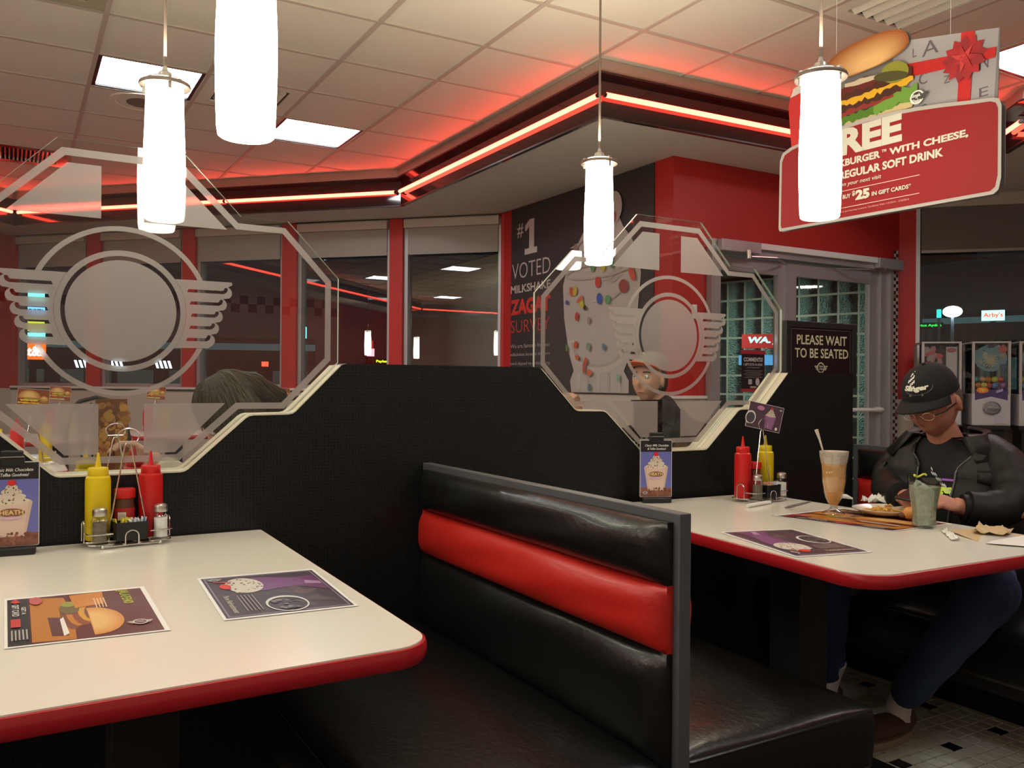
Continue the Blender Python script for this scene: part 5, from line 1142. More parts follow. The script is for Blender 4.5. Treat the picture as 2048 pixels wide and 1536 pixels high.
for s_ in 'RL': limb(b, [R(JR['sh' + s_]), R(JR['el' + s_]), R(JR['wr' + s_])], [.030, .026, .027])
hipL, hipR = (2.92, 1.76, .535), (2.92, 1.96, .535); kL, kR = (2.470, 1.470, .585), (2.44, 2.02, .57); aL, aR = (2.600, 1.855, .115), (2.56, 2.12, .115)
for h_, k_, a_ in ((hipL, kL, aL), (hipR, kR, aR)): limb(b, [R(h_), R(k_), R(a_), R((a_[0], a_[1], .06))], [.080, .052, .034, .034])
tom(b, hand_mb(frame(R((2.575, 1.822, .812)), (-.62, -.62, .18), (-.2, .35, 1)), -1, .85))
tom(b, hand_mb(frame(R((2.612, 1.650, .800)), (-.80, .50, .25), (-.1, -.55, 1)), 1, .85))
obj_from(remesh(b, .0042, 2), 'body', M_SKIN, man)
ph = MB().box(-.036, .036, -.0045, .0045, -.07, .07).xf(frame(R((2.515, 1.735, .842)), (-.30, -.08, .95), (-.95, 0, -.3))).build('phone', M_BLACK, bevel=.003); ph.location = (MX, MY, 0); tag(ph, 'black phone held in both hands of the man in the cap', 'phone')
# torso surface shared by jacket, shirt and print
ZK = [.46, .52, .60, .70, .80, .88, .94, .985, 1.01]; HX = [.175, .19, .20, .195, .172, .152, .122, .088, .066]; HY = [.225, .235, .245, .245, .245, .242, .215, .145, .085]; CXk = [.085, .080, .065, .045, .035, .035, .035, .03, .02]
def lerpk(z, K):
    if z <= ZK[0]: return K[0]
    for i in range(len(ZK) - 1):
        if z <= ZK[i + 1]: t = (z - ZK[i]) / (ZK[i + 1] - ZK[i]); t = t * t * (3 - 2 * t); return K[i] * (1 - t) + K[i + 1] * t
    return K[-1]
def surf(a, z, s_=1.0):
    p = 2.4; c, s2 = math.cos(a), math.sin(a); q = (abs(c) ** p + abs(s2) ** p) ** (-1 / p)
    return (lerpk(z, CXk) - c * q * lerpk(z, HX) * s_, -s2 * q * lerpk(z, HY) * s_, z)
def opening(z, sg=1): return math.radians((21 if sg > 0 else 3) + 3 * max(0, (z - .62) / .3) + 34 * max(0, (z - .90) / .11) ** 1.4)
M_JACK = mat('black_leather', (.0075, .0068, .0055), .55, spec=.35, bump=.7, bscale=16); M_SHIRT = mat('black_tshirt', (.006, .006, .007), .85)
vs = []; fs = []; nz, na = 46, 72
for i in range(nz + 1):
    z = .44 + (1.012 - .44) * i / nz; o_ = opening(z, 1); o2 = opening(z, -1)
    for k in range(na + 1):
        a = o_ + (2 * PI - o_ - o2) * k / na; fold = .007 * math.sin(z * 40 + 2.2 * math.sin(a * 2)) * math.sin(a * 3 + 1) * (1 if z < .9 else .3)
        vs.append(surf(a, z, 1.05 + fold * 1.6))
for i in range(nz):
    for k in range(na): fs.append((i * (na + 1) + k, i * (na + 1) + k + 1, (i + 1) * (na + 1) + k + 1, (i + 1) * (na + 1) + k))
jk = MB().add(vs, fs).build('jacket', M_JACK, man, fix=False, ang=80); so = jk.modifiers.new('thick', 'SOLIDIFY'); so.thickness = .007; so.offset = 1
for s_ in 'RL':
    sh, el, wr = Vector(R(JR['sh' + s_])), Vector(R(JR['el' + s_])), Vector(R(JR['wr' + s_])); sv = MB(); pts = []; rs = []; sgn = 1 if s_ == 'R' else -1
    st_ = sh + Vector((0.0, -.07 * sgn, -.005))
    for i in range(41):
        t = i / 40; p = (1 - t) ** 3 * st_ + 3 * (1 - t) ** 2 * t * (sh.lerp(el, .45) + Vector((.02, .035 * sgn, .03))) + 3 * (1 - t) * t * t * (el + Vector((.03, .02 * sgn, -.03))) + t ** 3 * wr
        pts.append(p); rs.append((.082 - .026 * t ** .8) * (1 + .03 * math.sin(t * 30 + (0 if s_ == 'R' else 2)) * (1 if .35 < t < .9 else .2)))
    sv.tube(pts, rs, 22); sv.build('sleeve', M_JACK, man, ang=80)
    MB().tube([wr + (wr - el).normalized() * q for q in (-.012, .012)], .044, 20).build('cuff', M_JACK, man)
vs = []; fs = []
for i in range(31):
    z = .52 + (1.0 - .52) * i / 30
    for k in range(31): a = math.radians(-80 + 160 * k / 30); vs.append(surf(a, z, .985 if z < .93 else .985 - (z - .93) * .6))
fs = [(i * 31 + k, i * 31 + k + 1, (i + 1) * 31 + k + 1, (i + 1) * 31 + k) for i in range(30) for k in range(30)]
MB().add(vs, fs).build('tshirt', M_SHIRT, man, fix=False, ang=80)
a = Art(.0)
for i in range(16):
    for j in range(3):
        if (i + j) % 2 == 0: a.poly([(-.030 + i * .0075 + .002 * j, .905 - i * .0085 - j * .007), (-.0225 + i * .0075 + .002 * j, .8965 - i * .0085 - j * .007), (-.0205 + i * .0075 + .002 * j, .8895 - i * .0085 - j * .007), (-.028 + i * .0075 + .002 * j, .898 - i * .0085 - j * .007)], (.62, .62, .60))
a.rect(.0, .055, .862, .869, (.34, .06, .55)); a.text('go', -.005, .812, .045, .842, (.55, .75, .02), .06, .25); a.text('gers', -.06, .765, .05, .792, (.55, .75, .02), .05, .25)
a.v = [surf(.20 + u / .20, z, 1.012) for u, z, w_ in a.v]; a.build('shirt_print', M_PRINT, man, fix=False, smooth=False)
for sg in (-1, 1):      # zip edges, pocket flaps with buttons, collar wings
    MB().tube([surf(sg * opening(z, sg), z, 1.085) for z in [.45 + .55 * i / 30 for i in range(31)]], .0035, 8).build('zip_edge', mat('zip_metal', (.12, .12, .12), .35, metal=.7), man)
    q = MB(); vs = []; n = 8
    for i in range(n + 1):
        for j in range(4):
            aa = sg * math.radians(38 + 30 * i / n); z = .905 - j * .013 - (.014 * (1 - abs(2 * i / n - 1)) if j == 3 else 0); vs.append(surf(aa, z, 1.115))
    q.add(vs, [(i * 4 + j, i * 4 + j + 1, (i + 1) * 4 + j + 1, (i + 1) * 4 + j) for i in range(n) for j in range(3)]); o = q.build('pocket_flap', M_JACK, man, fix=False); so = o.modifiers.new('t', 'SOLIDIFY'); so.thickness = .005
    p = Vector(surf(sg * math.radians(53), .862, 1.14)); c_ = Vector(surf(sg * math.radians(53), .862, 1.0)); MB().cone(p, p + (p - c_).normalized() * .004, .0085, .008, 16).build('button', mat('button_metal', (.35, .34, .33), .35, metal=.8), man)
    vs = []; n = 16
    for i in range(n + 1):
        t = i / n; aa = sg * math.radians(24 + 150 * t); zi = 1.005 + .030 * t; inner = surf(aa, 1.0, .96 + .06 * (1 - t)); zo = .925 + .055 * min(1, t * 2.2); outer = surf(sg * math.radians(24 + 14 * max(0, 1 - 3 * t) + 150 * t), zo, 1.10 if t > .3 else 1.11)
        mid = Vector(inner).lerp(Vector(outer), .4); vs += [(inner[0], inner[1], zi), (mid.x, mid.y, zi + .006), (outer[0] - 0, outer[1], zo)]
    o = MB().add(vs, [(i * 3 + j, i * 3 + j + 1, (i + 1) * 3 + j + 1, (i + 1) * 3 + j) for i in range(n) for j in range(2)]).build('collar', M_JACK, man, fix=False); so = o.modifiers.new('t', 'SOLIDIFY'); so.thickness = .006
# jeans, sock, shoes
M_JEAN = mat('blue_denim', (.022, .042, .105), .85, bump=.4, bscale=35, var=.25, vscale=12)
j = MB(); 
for h_, k_, a_ in ((hipL, kL, aL), (hipR, kR, aR)):
    h2, k2, a2 = Vector(R(h_)), Vector(R(k_)), Vector(R(a_)); a2 = k2.lerp(a2, .90); pts = [h2.lerp(k2, t / 8) for t in range(8)] + [k2.lerp(a2, t / 10) for t in range(11)]
    limb(j, pts, [.098 - .0026 * t for t in range(8)] + [.082 - .0026 * t + .003 * math.sin(t * 2.3) for t in range(11)], 18)
j.ball((.07, 0, .545), (.13, .20, .085), 20, 12)
obj_from(remesh(j, .007, 3), 'jeans', M_JEAN, man)
for a_, kk in ((aL, 0), (aR, 1)):
    x, y, z = R(a_); MB().tube([(x - .012, y - .05, .20), (x - .005, y - .02, .15), (x - .004, y, .10), (x - .010, y, .06)], [.036, .038, .040, .043], 18).build('sock', mat('white_sock', (.62, .55, .52), .9), man)
    s_ = MB(); s_.ball((x - .095, y, .050), (.155, .050, .036), 24, 12); s_.ball((x + .015, y, .062), (.048, .044, .045), 18, 10); so = remesh(s_, .005, 3); obj_from(so, 'shoe', mat('brown_suede', (.10, .055, .035), .8, bump=.2, bscale=80), man)
    MB().prism([(x - .095 + .162 * math.cos(t) , y + (.054 - .008 * math.cos(t)) * math.sin(t)) for t in [2 * PI * i / 30 for i in range(30)]], lambda u, v, w: (u, v, w), 0.001, .026).build('shoe_sole', mat('tan_sole', (.34, .26, .19), .7), man, bevel=.004)
# cap, glasses
cp = MB(); n, m = 40, 16; vs = []; fs = []
for i in range(m + 1):
    t = PI / 2 * i / m
    for k in range(n): a_ = 2 * PI * k / n; vs.append((.087 * math.cos(t) ** .8 * math.sin(a_), -.004 + .106 * math.cos(t) ** .8 * math.cos(a_) + (.004 if math.cos(a_) > 0 else 0), .044 + .100 * math.sin(t) - .012 * (1 - math.cos(a_)) * .5 * math.cos(t)))
fs = [(i * n + k, i * n + (k + 1) % n, (i + 1) * n + (k + 1) % n, (i + 1) * n + k) for i in range(m) for k in range(n)]
M_CAP = mat('black_cotton', (.0045, .004, .004), .85)
cap = cp.add(vs, fs).xf(HM).build('cap', M_CAP, man, ang=80); 
vs = []; n = 24
for i in range(7):
    for k in range(n + 1):
        a_ = math.radians(-74 + 148 * k / n); e = i / 6; r_ = 1 + e * .78 * math.cos(a_ * .9) ** .7; x = .088 * math.sin(a_) * (1 + .06 * e); y = .104 * math.cos(a_) * r_; vs.append((x, y, .048 - .020 * (abs(x) / .088) ** 2 * (.4 + e) - .006 * e))
o = MB().add(vs, [(i * (n + 1) + k, i * (n + 1) + k + 1, (i + 1) * (n + 1) + k + 1, (i + 1) * (n + 1) + k) for i in range(6) for k in range(n)]).xf(HM).build('brim', M_CAP, cap, fix=False, ang=80); so = o.modifiers.new('t', 'SOLIDIFY'); so.thickness = .004
MB().ball((0, -.004, .146), (.008, .008, .004), 10, 6).xf(HM).build('cap_button', M_CAP, cap)
a = Art(.0); a.z = 0
a.poly(ell(.012, .066, .038, .016, 26), (.035, .035, .06)); a.z = .0006
for i in range(5):
    for j in range(4):
        if (i + j) % 2 == 0: a.rect(-.018 + i * .0045 - j * .000, -.0135 + i * .0045, .070 + j * .006 - i * .003 + .008, .076 + j * .006 - i * .003 + .008, (.55, .54, .46))
a.z = .0012; a.text('Slinger', -.026, .057, .040, .073, (.72, .70, .58), .05, .2); a.z = .0012; a.rect(-.010, .024, .047, .052, (.16, .14, .06))
def capmap(p):
    u, v, w_ = p; t = (v - .02) / .100; t = math.asin(max(-.99, min(.99, t))); ph_ = -u / .087 * 1.05
    k = 1.012 + w_ * 3; return (.087 * math.cos(t) ** .8 * math.sin(ph_) * k, (.106 * math.cos(t) ** .8 * math.cos(ph_)) * k, v + .024)
a.v = [capmap((p[0] * 1.35, .066 + (p[1] - .066) * 1.35 + .004, p[2])) for p in a.v]; a.xf(HM).build('cap_emblem', M_PRINT, cap, fix=False, smooth=False)
gl = MB()
for sx in (-1, 1):
    MB().tube([(sx * .034 + .021 * math.cos(t), .106 - .10 * abs(sx * .034 + .021 * math.cos(t)) ** 1.2, -.006 + .0135 * math.sin(t)) for t in [2 * PI * i / 20 for i in range(20)]], .0011, 6, True).xf(HM).build('glasses_rim', M_CHROME, man)
    MB().tube([(sx * .056, .098, -.004), (sx * .075, .075, -.002), (sx * .084, .0, .0), (sx * .085, -.02, -.012)], .0022, 6).xf(HM).build('glasses_temple', M_BLACK, man)
MB().tube([(-.014, .108, -.004), (0, .111, -.001), (.014, .108, -.004)], .0011, 6).xf(HM).build('glasses_bridge', M_CHROME, man)
# grey hair showing under the cap
h_ = MB().ball((0, -.030, .0), (.0815, .082, .075), 28, 18).xf(HM); obj_from(remesh(h_, .006, 1), 'hair', mat('grey_brown_hair', (.10, .07, .055), .8, bump=.5, bscale=90), man)

# ---- simple seated diner, used twice behind the divider
def diner(root, hc, pitch, yaw, pel, chest, shw, arms, voxel=.006, skin=M_SKIN2, shirt=None, hs=1.0):
    ox, oy = root.location.x, root.location.y; L = lambda p: (p[0] - ox, p[1] - oy, p[2])
    cy_, sy_ = math.cos(yaw), math.sin(yaw); f = (math.cos(pitch) * cy_, math.cos(pitch) * sy_, -math.sin(pitch)); u = (math.sin(pitch) * cy_, math.sin(pitch) * sy_, math.cos(pitch))
    M = frame(L(hc), f, u); b = head_mb(M, hs); rr = Vector((sy_, -cy_, 0))
    ch = Vector(L(chest)); pe = Vector(L(pel)); limb(b, [Vector(L(hc)) - Vector(u) * .05 - Vector(f) * .02, ch + Vector((0, 0, .10))], [.052, .058]); limb(b, [ch, pe], [.09, .10])
    cl = MB(); limb(cl, [ch + Vector((0, 0, .04)), ch.lerp(pe, .5), pe], [.13, .15, .16], 22); limb(cl, [ch + Vector((0, 0, .05)), (Vector(L(hc)) - Vector(u) * .05).lerp(ch + Vector((0, 0, .10)), .55)], [.11, .078], 20)
    for sg in (-1, 1):
        s0 = ch + rr * shw * sg + Vector((0, 0, .05)); limb(cl, [ch + Vector((0, 0, .06)), s0], [.09, .068])
        el, wr = Vector(L(arms[sg][0])), Vector(L(arms[sg][1])); limb(b, [s0, el, wr], [.045, .036, .024]); limb(cl, [s0, el, el.lerp(wr, .8)], [.066, .055, .042])
        d = (wr - el).normalized(); tom(b, hand_mb(frame(wr + d * .01, d, (0, -.3 * sg, 1) if abs(d.z) < .8 else (f[0], f[1], 0)), -sg, .7))
        hp = pe + rr * .10 * sg; kn = hp + Vector((cy_, sy_, 0)) * .42 + Vector((0, 0, .02)); limb(b, [hp, kn, kn + Vector((0, 0, -.42))], [.075, .05, .04])
    obj_from(remesh(b, voxel, 2), 'body', skin, root); obj_from(remesh(cl, .008, 3), 'jacket', shirt, root)
    for sx in (-1, 1):
        MB().ball((sx * .031 * hs, .080 * hs, .010 * hs), .0125 * hs, 14, 10).xf(M).build('eye', mat('eye_white', (.6, .58, .55), .2), root)
        MB().ball((sx * .031 * hs, .0885 * hs, .010 * hs), (.0055, .0045, .0055), 10, 8).xf(M).build('iris', mat('iris_dark', (.03, .02, .015), .2), root)
        MB().tube([(sx * (.016 + .011 * i) * hs, (.094 - .0022 * i * i) * hs, (.031 + .003 * math.sin(i)) * hs) for i in range(4)], .0028, 6).xf(M).build('eyebrow', mat('brow', (.06, .035, .02), .8), root)
    MB().tube([(-.022 * hs, .085 * hs, -.0665 * hs), (0, .093 * hs, -.0665 * hs), (.022 * hs, .085 * hs, -.0665 * hs)], .0036, 8).xf(M).build('lips', mat('lips', (.38, .12, .10), .5), root)
    return M
wk = thing('person', 'person in an orange brimmed cap and black jacket behind the right glass panel', 'person', (2.80, 3.32, 0))
WM = diner(wk, (2.705, 3.33, 1.205), math.radians(-4), math.radians(205), (2.90, 3.26, .56), (2.84, 3.30, .88), .16, {1: ((2.40, 3.50, .84), (2.285, 3.36, 1.055)), -1: ((2.62, 3.04, .83), (2.42, 3.0, .80))}, shirt=mat('black_jacket', (.010, .010, .011), .6), hs=.98)
vs = []; n, m = 32, 12
for i in range(m + 1):
    t = PI / 2 * i / m
    for k in range(n): a_ = 2 * PI * k / n; vs.append((.082 * math.cos(t) ** .8 * math.sin(a_), .100 * math.cos(t) ** .8 * math.cos(a_), .060 + .080 * math.sin(t)))
wc = MB().add(vs, [(i * n + k, i * n + (k + 1) % n, (i + 1) * n + (k + 1) % n, (i + 1) * n + k) for i in range(m) for k in range(n)]).xf(WM).build('cap', mat('cap_white_front', (.24, .22, .20), .8), wk, ang=80)
vs = []; n = 20
for i in range(6):
    for k in range(n + 1): a_ = math.radians(-75 + 150 * k / n); e = i / 5; x = .083 * math.sin(a_); vs.append((x, .098 * math.cos(a_) * (1 + .7 * e * math.cos(a_)), .066 - .020 * (abs(x) / .083) ** 2 + .012 * e))
o = MB().add(vs, [(i * (n + 1) + k, i * (n + 1) + k + 1, (i + 1) * (n + 1) + k + 1, (i + 1) * (n + 1) + k) for i in range(5) for k in range(n)]).xf(WM).build('brim', mat('orange_cotton', (.65, .12, .03), .7), wc, fix=False); so = o.modifiers.new('t', 'SOLIDIFY'); so.thickness = .004
h_ = MB().ball((0, -.034, -.002), (.086, .078, .095), 24, 16).xf(WM); obj_from(remesh(h_, .006, 1), 'hair', mat('brown_hair', (.07, .045, .028), .8, bump=.5, bscale=90), wk)
dn = thing('person', 'grey-brown haired diner bent over the table behind the left glass panel', 'person', (.78, 2.95, 0))
DM = diner(dn, (.615, 2.915, 1.075), math.radians(52), math.radians(180), (.86, 2.98, .56), (.76, 2.95, .86), .16, {1: ((.56, 3.12, .82), (.44, 3.20, .82)), -1: ((.52, 2.78, .82), (.385, 2.83, .93))}, shirt=mat('cream_jumper', (.52, .46, .36), .9, bump=.3, bscale=60), hs=.97)
# long hair as a shaped mass plus strands
M_HAIR = mat('grey_brown_long_hair', (.030, .023, .015), .75, bump=.9, bscale=55, var=.45, vscale=70)
h_ = MB().ball((0, -.020, .015), (.092, .108, .118), 28, 18).xf(DM); limb(h_, [DM @ Vector((0, -.05, .04)), DM @ Vector((.01, -.095, -.01)), DM @ Vector((.02, -.13, -.09))], [.082, .068, .045]); hair = obj_from(remesh(h_, .006, 2), 'hair', M_HAIR, dn)
rd = random.Random(31); st_ = MB(); nv = len(hair.data.vertices); crown = DM @ Vector((0, -.045, .120)); bpy.context.view_layer.update()
for k in range(700):
    p = Vector(hair.data.vertices[rd.randrange(nv)].co); pts = [p]
    if p.z < .92: continue
    for i in range(9):
        ok, q, nrm, idx = hair.closest_point_on_mesh(p)
        d = (p - crown); d.z -= .03 + .02 * i; d += Vector((rd.uniform(-.012, .012), rd.uniform(-.012, .012), 0)); d = d - nrm * d.dot(nrm)
        if d.length < 1e-5: break
        p = q + nrm * .0022 + d.normalized() * .012; pts.append(p.copy())
    pts = pts[1:]
    if len(pts) > 2: st_.tube(pts, [.0016] * (len(pts) - 1) + [.0004], 3)
st_.build('hair_strands', mat('hair_strand', (.085, .066, .042), .55), hair, kind='stuff', fix=False)

# ============================================================ THINGS BEHIND THE DIVIDER
t = thing('menu_folder', 'dark upright menu folder in front of the orange capped person', 'menu', (2.53, 3.12, .762), math.radians(14))
MB().box(-.115, .115, -.004, .004, 0, .350).build('cover', M_BLACK, t, smooth=False)
a = Art(.0003)
for i in range(12):
    for j in range(14):
        if (i + j) % 2 == 0 and j < 12: a.rect(-.11 + i * .0185, -.0915 + i * .0185, .01 + j * .014, .024 + j * .014, (.45, .43, .40)); a.z = 0
o = a.build('checker_print', M_PRINT, t, fix=False, smooth=False); o.rotation_euler = (PI / 2, 0, 0); o.location = (0, -.0045, 0)
def caddyset(x, y, rz, where, card=1, bottles=True, base=None):
    c = dup(base, (x, y, .7606), rz, 'chrome wire condiment caddy ' + where)
    cc = (x, y, rz)
    if bottles:
        dup(MUST, (*loc(cc, .060, .030), .7735), 0, 'yellow mustard bottle ' + where); dup(KETC, (*loc(cc, -.066, .030), .7735), 0, 'red ketchup bottle ' + where)
    if card: dessert_card(x, y - .01, 1.085, rz - .2, math.radians(4), 'orange burger menu card clipped ' + where, .140, .105, 1)
BASEC = [o for o in COL.objects if o.name == 'condiment_caddy'][0]; MUST = [o for o in COL.objects if o.name == 'mustard_bottle'][0]; KETC = [o for o in COL.objects if o.name == 'ketchup_bottle'][0]
def small_table(x, y, w_, d_, label):
    return table([(x - w_ / 2, y - d_ / 2), (x + w_ / 2, y - d_ / 2), (x + w_ / 2, y + d_ / 2), (x - w_ / 2, y + d_ / 2)], [.06] * 4, label, (x, y))
small_table(-.15, 5.05, .75, 1.1, 'white table of the second row behind the left glass panel'); small_table(.30, 7.3, .75, 1.0, 'white table near the window under the left emblem wing')
small_table(1.15, 7.55, .70, .8, 'white window table behind the emblem disc'); small_table(2.15, 6.75, .8, 1.0, 'white window table behind the diner with long hair')
caddyset(.085, 4.90, .1, 'on the second row table at far left', base=BASEC)
caddyset(.30, 7.20, .1, 'on the window table under the left wing', base=BASEC); caddyset(1.02, 7.62, .1, 'on the window table behind the emblem', base=BASEC)
caddyset(1.84, 6.86, .1, 'right of the long haired diner', bottles=False, base=BASEC); caddyset(2.32, 6.75, .3, 'on the window table right of the long haired diner', bottles=False, base=BASEC)
# tall folded card, caddy and bottles on the table just behind the divider
t = thing('table_tent', 'tall folded orange menu card standing behind the left glass panel', 'table sign', (.268, 2.86, .7612), math.radians(4))
for sg, ang in ((-1, .0), (1, -.38)):
    a = Art(.0002); w0 = .055 if sg < 0 else .032
    x0, x1 = (-.056, .0) if sg < 0 else (.0, .034)
    a.rect(x0, x1, .0, .365, (.20, .07, .02)); a.spots(40, lambda r: (r.uniform(x0 + .008, x1 - .006), r.uniform(.19, .35)), .006, .016, [(.42, .18, .04), (.60, .30, .06), (.30, .10, .03), (.50, .24, .06)], 3 + sg)
    a.rect(x0 + .006, x1 - .006, .02, .15, (.28, .09, .04)); a.rect(x0, x1, .172, .178, (.10, .03, .01))
    o = a.build('printed_side', M_GLOSSPRINT, t, fix=False, smooth=False); o.rotation_euler = (PI / 2, 0, ang); MB().box(x0, x1, .0005, .0025, 0, .365).build('board', M_WHITE, t, smooth=False).rotation_euler = (0, 0, ang)
c2 = (.255, 2.70, math.radians(184)); dup(BASEC, (c2[0], c2[1], .7606), c2[2], 'chrome caddy close behind the left glass panel')
dup(MUST, (.175, 2.66, .7735), 0, 'yellow mustard bottle close behind the left glass panel'); dup(KETC, (.30, 2.66, .7735), 0, 'red ketchup bottle close behind the left glass panel')
dup(KETC, (.335, 3.02, .7735), 0, 'red ketchup bottle right of the folded orange card')
dup(MUST, (-.055, 3.30, .835), 0, 'yellow mustard bottle behind the lower left frosted block')
# black chair backs
def chair(x, y, rz, label):
    t = thing('dining_chair', label, 'chair', (x, y, 0), rz, 'black chairs in the aisle')
    MB().box(-.21, .21, -.21, .21, .44, .47).build('seat', M_BLACK, t, bevel=.012)
    for sx in (-1, 1):
        for sy in (-1, 1): MB().cone((sx * .17, sy * .17, .44), (sx * .20, sy * .21, 0), .014, .012, 10).build('leg', M_BLACK, t)
    MB().tube([(-.19, .20, .45), (-.20, .23, .80), (-.17, .25, .98), (-.10, .26, 1.05), (0, .265, 1.075), (.10, .26, 1.05), (.17, .25, .98), (.20, .23, .80), (.19, .20, .45)], .014, 10).build('back_frame', M_BLACK, t)
    for k in range(4): MB().cone((-.10 + .066 * k, .21, .46), (-.10 + .066 * k, .255, 1.04), .007, .007, 8).build('back_spindle', M_BLACK, t)
chair(.54, 5.9, .3, 'black curved back chair seen under the left emblem'); chair(1.62, 5.8, -.5, 'black curved back chair seen above the divider step')

# ============================================================ OUTSIDE AT NIGHT
def sign(name, label, c, w_, h_, col, e, rz, txt=None, tcol=None, pole=True, frame_col=None, te=6):
    t = thing(name, label, 'sign', c, rz)
    MB().box(-w_ / 2, w_ / 2, 0, .15, -h_ / 2, h_ / 2).build('lit_face', emat('lit_%s_%d' % (name, int(c[2] * 100)), col, e), t, smooth=False)
    if txt:
        a = Art(.01); a.text(txt, -w_ * .42, -h_ * .30, w_ * .42, h_ * .28, (1, 1, 1), .03); o = a.build('lettering', emat('txt_%s_%d' % (name, int(c[2] * 100)), tcol, te), t, fix=False, smooth=False); o.rotation_euler = (PI / 2, 0, 0); o.location = (0, -.02, 0)
    if pole: MB().box(-min(.12, w_ * .3), min(.12, w_ * .3), .16, .3, -c[2] - .25, h_ / 2).build('post', M_BLACK, t, smooth=False)
    return t
A0 = math.radians(0)
sign('pylon_panel', 'pale cyan lit panel atop the shopping sign at far left', (.62, 36.63, 4.27), .75, .34, (.25, .85, .80), 1.4, A0, pole=True)
sign('pylon_panel', 'blue lit panel with dark letters on the shopping sign', (.63, 36.60, 3.77), .75, .30, (.20, .55, 1.0), 1.5, A0, 'SECURITY', (.01, .05, .15), pole=False, te=.3)
sign('pylon_panel', 'yellow lit panel with dark letters on the shopping sign', (.63, 36.58, 3.20), .72, .36, (.75, .80, .05), 1.0, A0, 'DOLLAR', (.02, .05, .02), pole=False, te=.2)
sign('pylon_panel', 'cyan lit strip on the shopping sign', (.72, 36.56, 2.84), .60, .24, (.25, .9, .95), 1.4, A0, pole=False)
sign('pylon_panel', 'orange lit panel with white lower case letters at far left', (.62, 36.54, 2.28), .85, .62, (1.0, .16, .02), 1.2, A0, 'at&t', (1, 1, 1), pole=False, te=4)
for k, (x, y) in enumerate(((2.73, 42.34), (3.93, 41.64), (5.79, 40.57))):
    t = thing('striped_awning_light', ['leftmost', 'middle', 'rightmost'][k] + ' group of slanted white lit stripes outside the window', 'light', (x, y, 1.92))
    MB().box(-.05, .05, .1, .2, -2.17, -.1).build('post', M_BLACK, t, smooth=False)
    for q in range(4): MB().prism([(-.34 + .18 * q, -.15), (-.24 + .18 * q, -.15), (-.34 + .18 * q, .18), (-.44 + .18 * q, .18)], lambda u, v, w: (u, w, v), 0, .05).build('stripe', emat('stripe_light', (.75, .92, 1.0), 2.5), t, smooth=False)
def store(name, label, p0, p1, h_, m, th=6):
    x0, x1 = sorted((p0[0], p1[0])); t = thing(name, label, 'building', (p0[0], p0[1], -.25))
    d = Vector((p1[0] - p0[0], p1[1] - p0[1])); MB().bar((0, 0), (d.x, d.y), th, 0, h_, th / 2).build('wall', m, t, smooth=False)
    MB().bar((0, 0), (d.x, d.y), .5, h_ - .6, h_ - .3, -.25).build('lit_band', emat('storefront_band', (.10, .22, .24), .25), t, smooth=False)
    n = 7
    for k in range(n):
        q0 = d * ((k + .15) / n); q1 = d * ((k + .85) / n); MB().bar((q0.x, q0.y), (q1.x, q1.y), .1, .5, h_ * .55, -.04).build('window', emat('storefront_window', (.05, .09, .08), .3), t, smooth=False)
M_BLD = mat('dark_building', (.03, .028, .026), .8)
store('shop_building', 'dim shop front outside beyond the left windows', (-3, 47), (13, 42), 3.6, M_BLD); store('shop_building', 'dim building outside beyond the right window', (44, 30), (50, 14), 5.5, M_BLD)
def car(x, y, rz, label, col):
    t = thing('parked_car', label, 'car', (x, y, -.25), rz)
    MB().prism([(-2.2, .35), (2.2, .35), (2.25, .8), (1.3, .95), (.7, 1.4), (-1.0, 1.42), (-1.6, .98), (-2.25, .85)], lambda u, v, w: (u, w, v), -.85, .85).build('body', mat('car_' + label[:4], col, .15, coat=.6), t, bevel=.06)
    MB().prism([(.62, 1.34), (1.12, .98), (-1.45, 1.0), (-.96, 1.36)], lambda u, v, w: (u, w, v), -.86, .86).build('side_windows', M_BLACK, t, smooth=False)
    for u in (-1.4, 1.4):
        for v in (-.8, .8): MB().cone((u, v - .1, .33), (u, v + .1, .33), .33, .33, 24).build('wheel', M_BLACK, t)
    for v in (-.6, .6): MB().box(2.22, 2.27, v - .12, v + .12, .62, .74).build('headlight', emat('car_lamp', (.8, .9, 1), .6), t, smooth=False)
car(1.2, 24.5, .2, 'dark parked car outside at far left', (.02, .025, .03)); car(13.9, 36.5, .3, 'dark red parked car outside behind the fourth window', (.10, .01, .01))
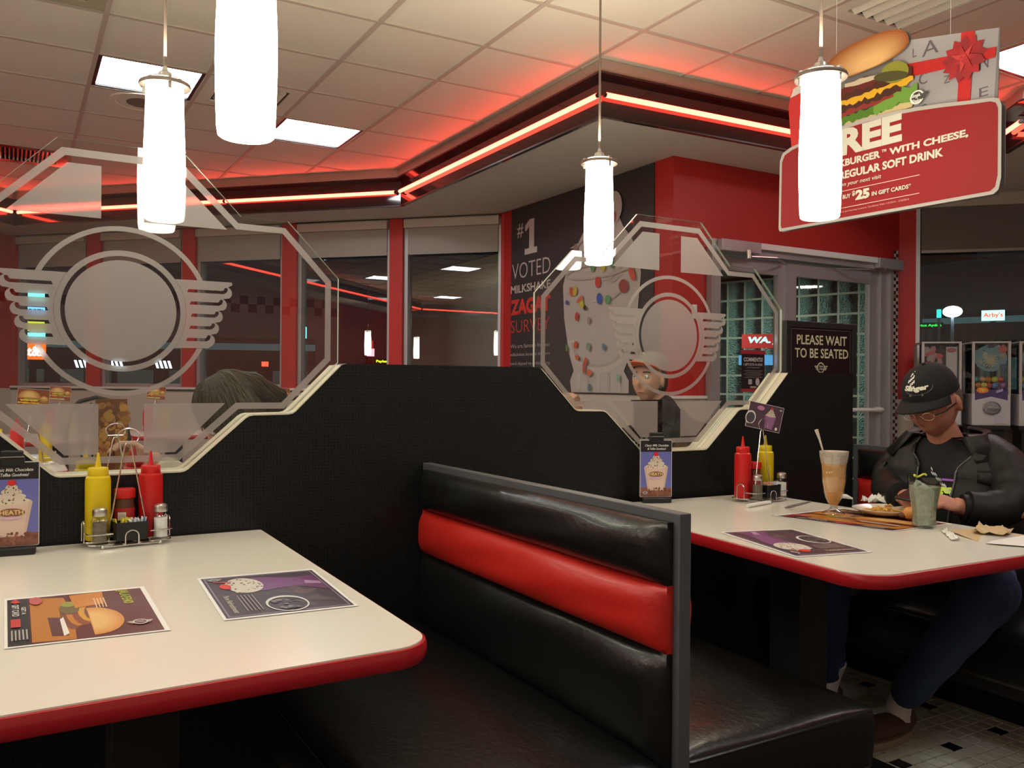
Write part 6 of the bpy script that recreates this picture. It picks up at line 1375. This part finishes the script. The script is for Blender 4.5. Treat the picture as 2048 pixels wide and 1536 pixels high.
for nm, c, w_, h_, col, e, txt, tc, lab in (('shop_sign', (10.12, 40.37, 2.03), .30, .22, (1, .06, .03), 2.5, None, None, 'small red light outside past the long haired diner'),
    ('shop_sign', (12.99, 32.93, 2.06), .62, .22, (.01, .02, .01), .1, 'Payless', (.7, 1, .02), 'yellow green lettering outside left of the red column'),
    ('shop_sign', (8.81, 29.57, 2.06), .16, .42, (.15, .45, 1.0), 1.8, None, None, 'small blue and white lit sign outside behind the glass panel edge'),
    ('shop_sign', (8.90, 29.98, 2.95), .13, .40, (.20, .9, .85), 1.2, None, None, 'thin teal lit sign outside behind the glass panel edge'),
    ('shop_sign', (10.78, 28.42, 2.25), .24, .26, (1.0, .25, .30), 2.2, None, None, 'small pink lit square sign outside behind the second window'),
    ('shop_sign', (10.90, 28.90, 2.55), .28, .28, (.6, .04, .03), .7, None, None, 'dim red glow sign above the pink square outside'),
    ('shop_sign', (14.23, 26.43, 2.16), .62, .22, (.01, .03, .06), .3, 'Restaurant', (.05, .16, .28), 'dim blue lettering outside behind the first window'),
    ('shop_sign', (39.4, 23.39, 4.54), .95, .48, (.55, .95, .95), 1.3, "Arby's", (.75, .10, .02), 'white lit sign with orange script outside the right window'),
    ('shop_sign', (41.48, 27.97, 4.40), 1.25, .30, (.0, .01, .0), .1, 'Hot Ayden', (.02, .6, .08), 'green neon lettering outside the right window'),
    ('shop_sign', (40.95, 27.12, 4.95), .22, .42, (.05, .75, .70), 1.0, None, None, 'small teal neon mark above the green lettering')):
    sign(nm, lab, c, w_, h_, col, e, -math.atan2(c[0], c[1]) if c[0] > 20 else -.2, txt, tc, pole=True, te=1.6)
def lamp_post(x, y, z, n, label, s=1.0):
    t = thing('parking_lamp', label, 'lamp', (x, y, -.25))
    MB().cone((0, 0, 0), (0, 0, z), .09 * s, .06 * s, 10).build('pole', mat('lamp_pole', (.35, .38, .40), .5), t)
    for k in range(n):
        dx = (k - (n - 1) / 2) * 1.1 * s; MB().ball((dx, -.5 * dx, z + .2), (.42 * s, .42 * s, .26 * s), 16, 10).build('lamp_head', emat('street_lamp', (.75, .86, 1.0), 9), t)
lamp_post(37.77, 24.34, 4.75, 1, 'bright white parking lamp outside the right window'); lamp_post(58.2, 35.6, 5.2, 2, 'twin headed parking lamp farther off in the right window')
lamp_post(14.72, 60.8, 3.35, 1, 'distant parking lamp seen past the long haired diner', .45); lamp_post(15.3, 60.0, 3.75, 1, 'farther small parking lamp beside the distant one', .3)
t = thing('vestibule_banner', 'red banner with white letters seen through the left door pane', 'banner', (6.51, 6.23, 1.63), math.radians(-43))
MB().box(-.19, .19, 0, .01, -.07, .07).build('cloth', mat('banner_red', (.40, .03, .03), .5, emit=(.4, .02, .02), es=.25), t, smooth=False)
a = Art(.002); a.text('WA. J', -.13, -.038, .16, .045, (1, 1, 1), .05, .15); o = a.build('lettering', emat('banner_letters', (.6, .95, .85), 1.0), t, fix=False, smooth=False); o.rotation_euler = (PI / 2, 0, 0); o.location = (0, -.004, 0)
t = thing('vestibule_poster', 'blue backlit panel in the vestibule behind the left door pane', 'sign', (6.53, 6.25, 1.44), math.radians(-43))
MB().box(-.22, .22, 0, .02, -.05, .05).build('panel', emat('blue_panel', (.12, .40, .75), .7), t, smooth=False)
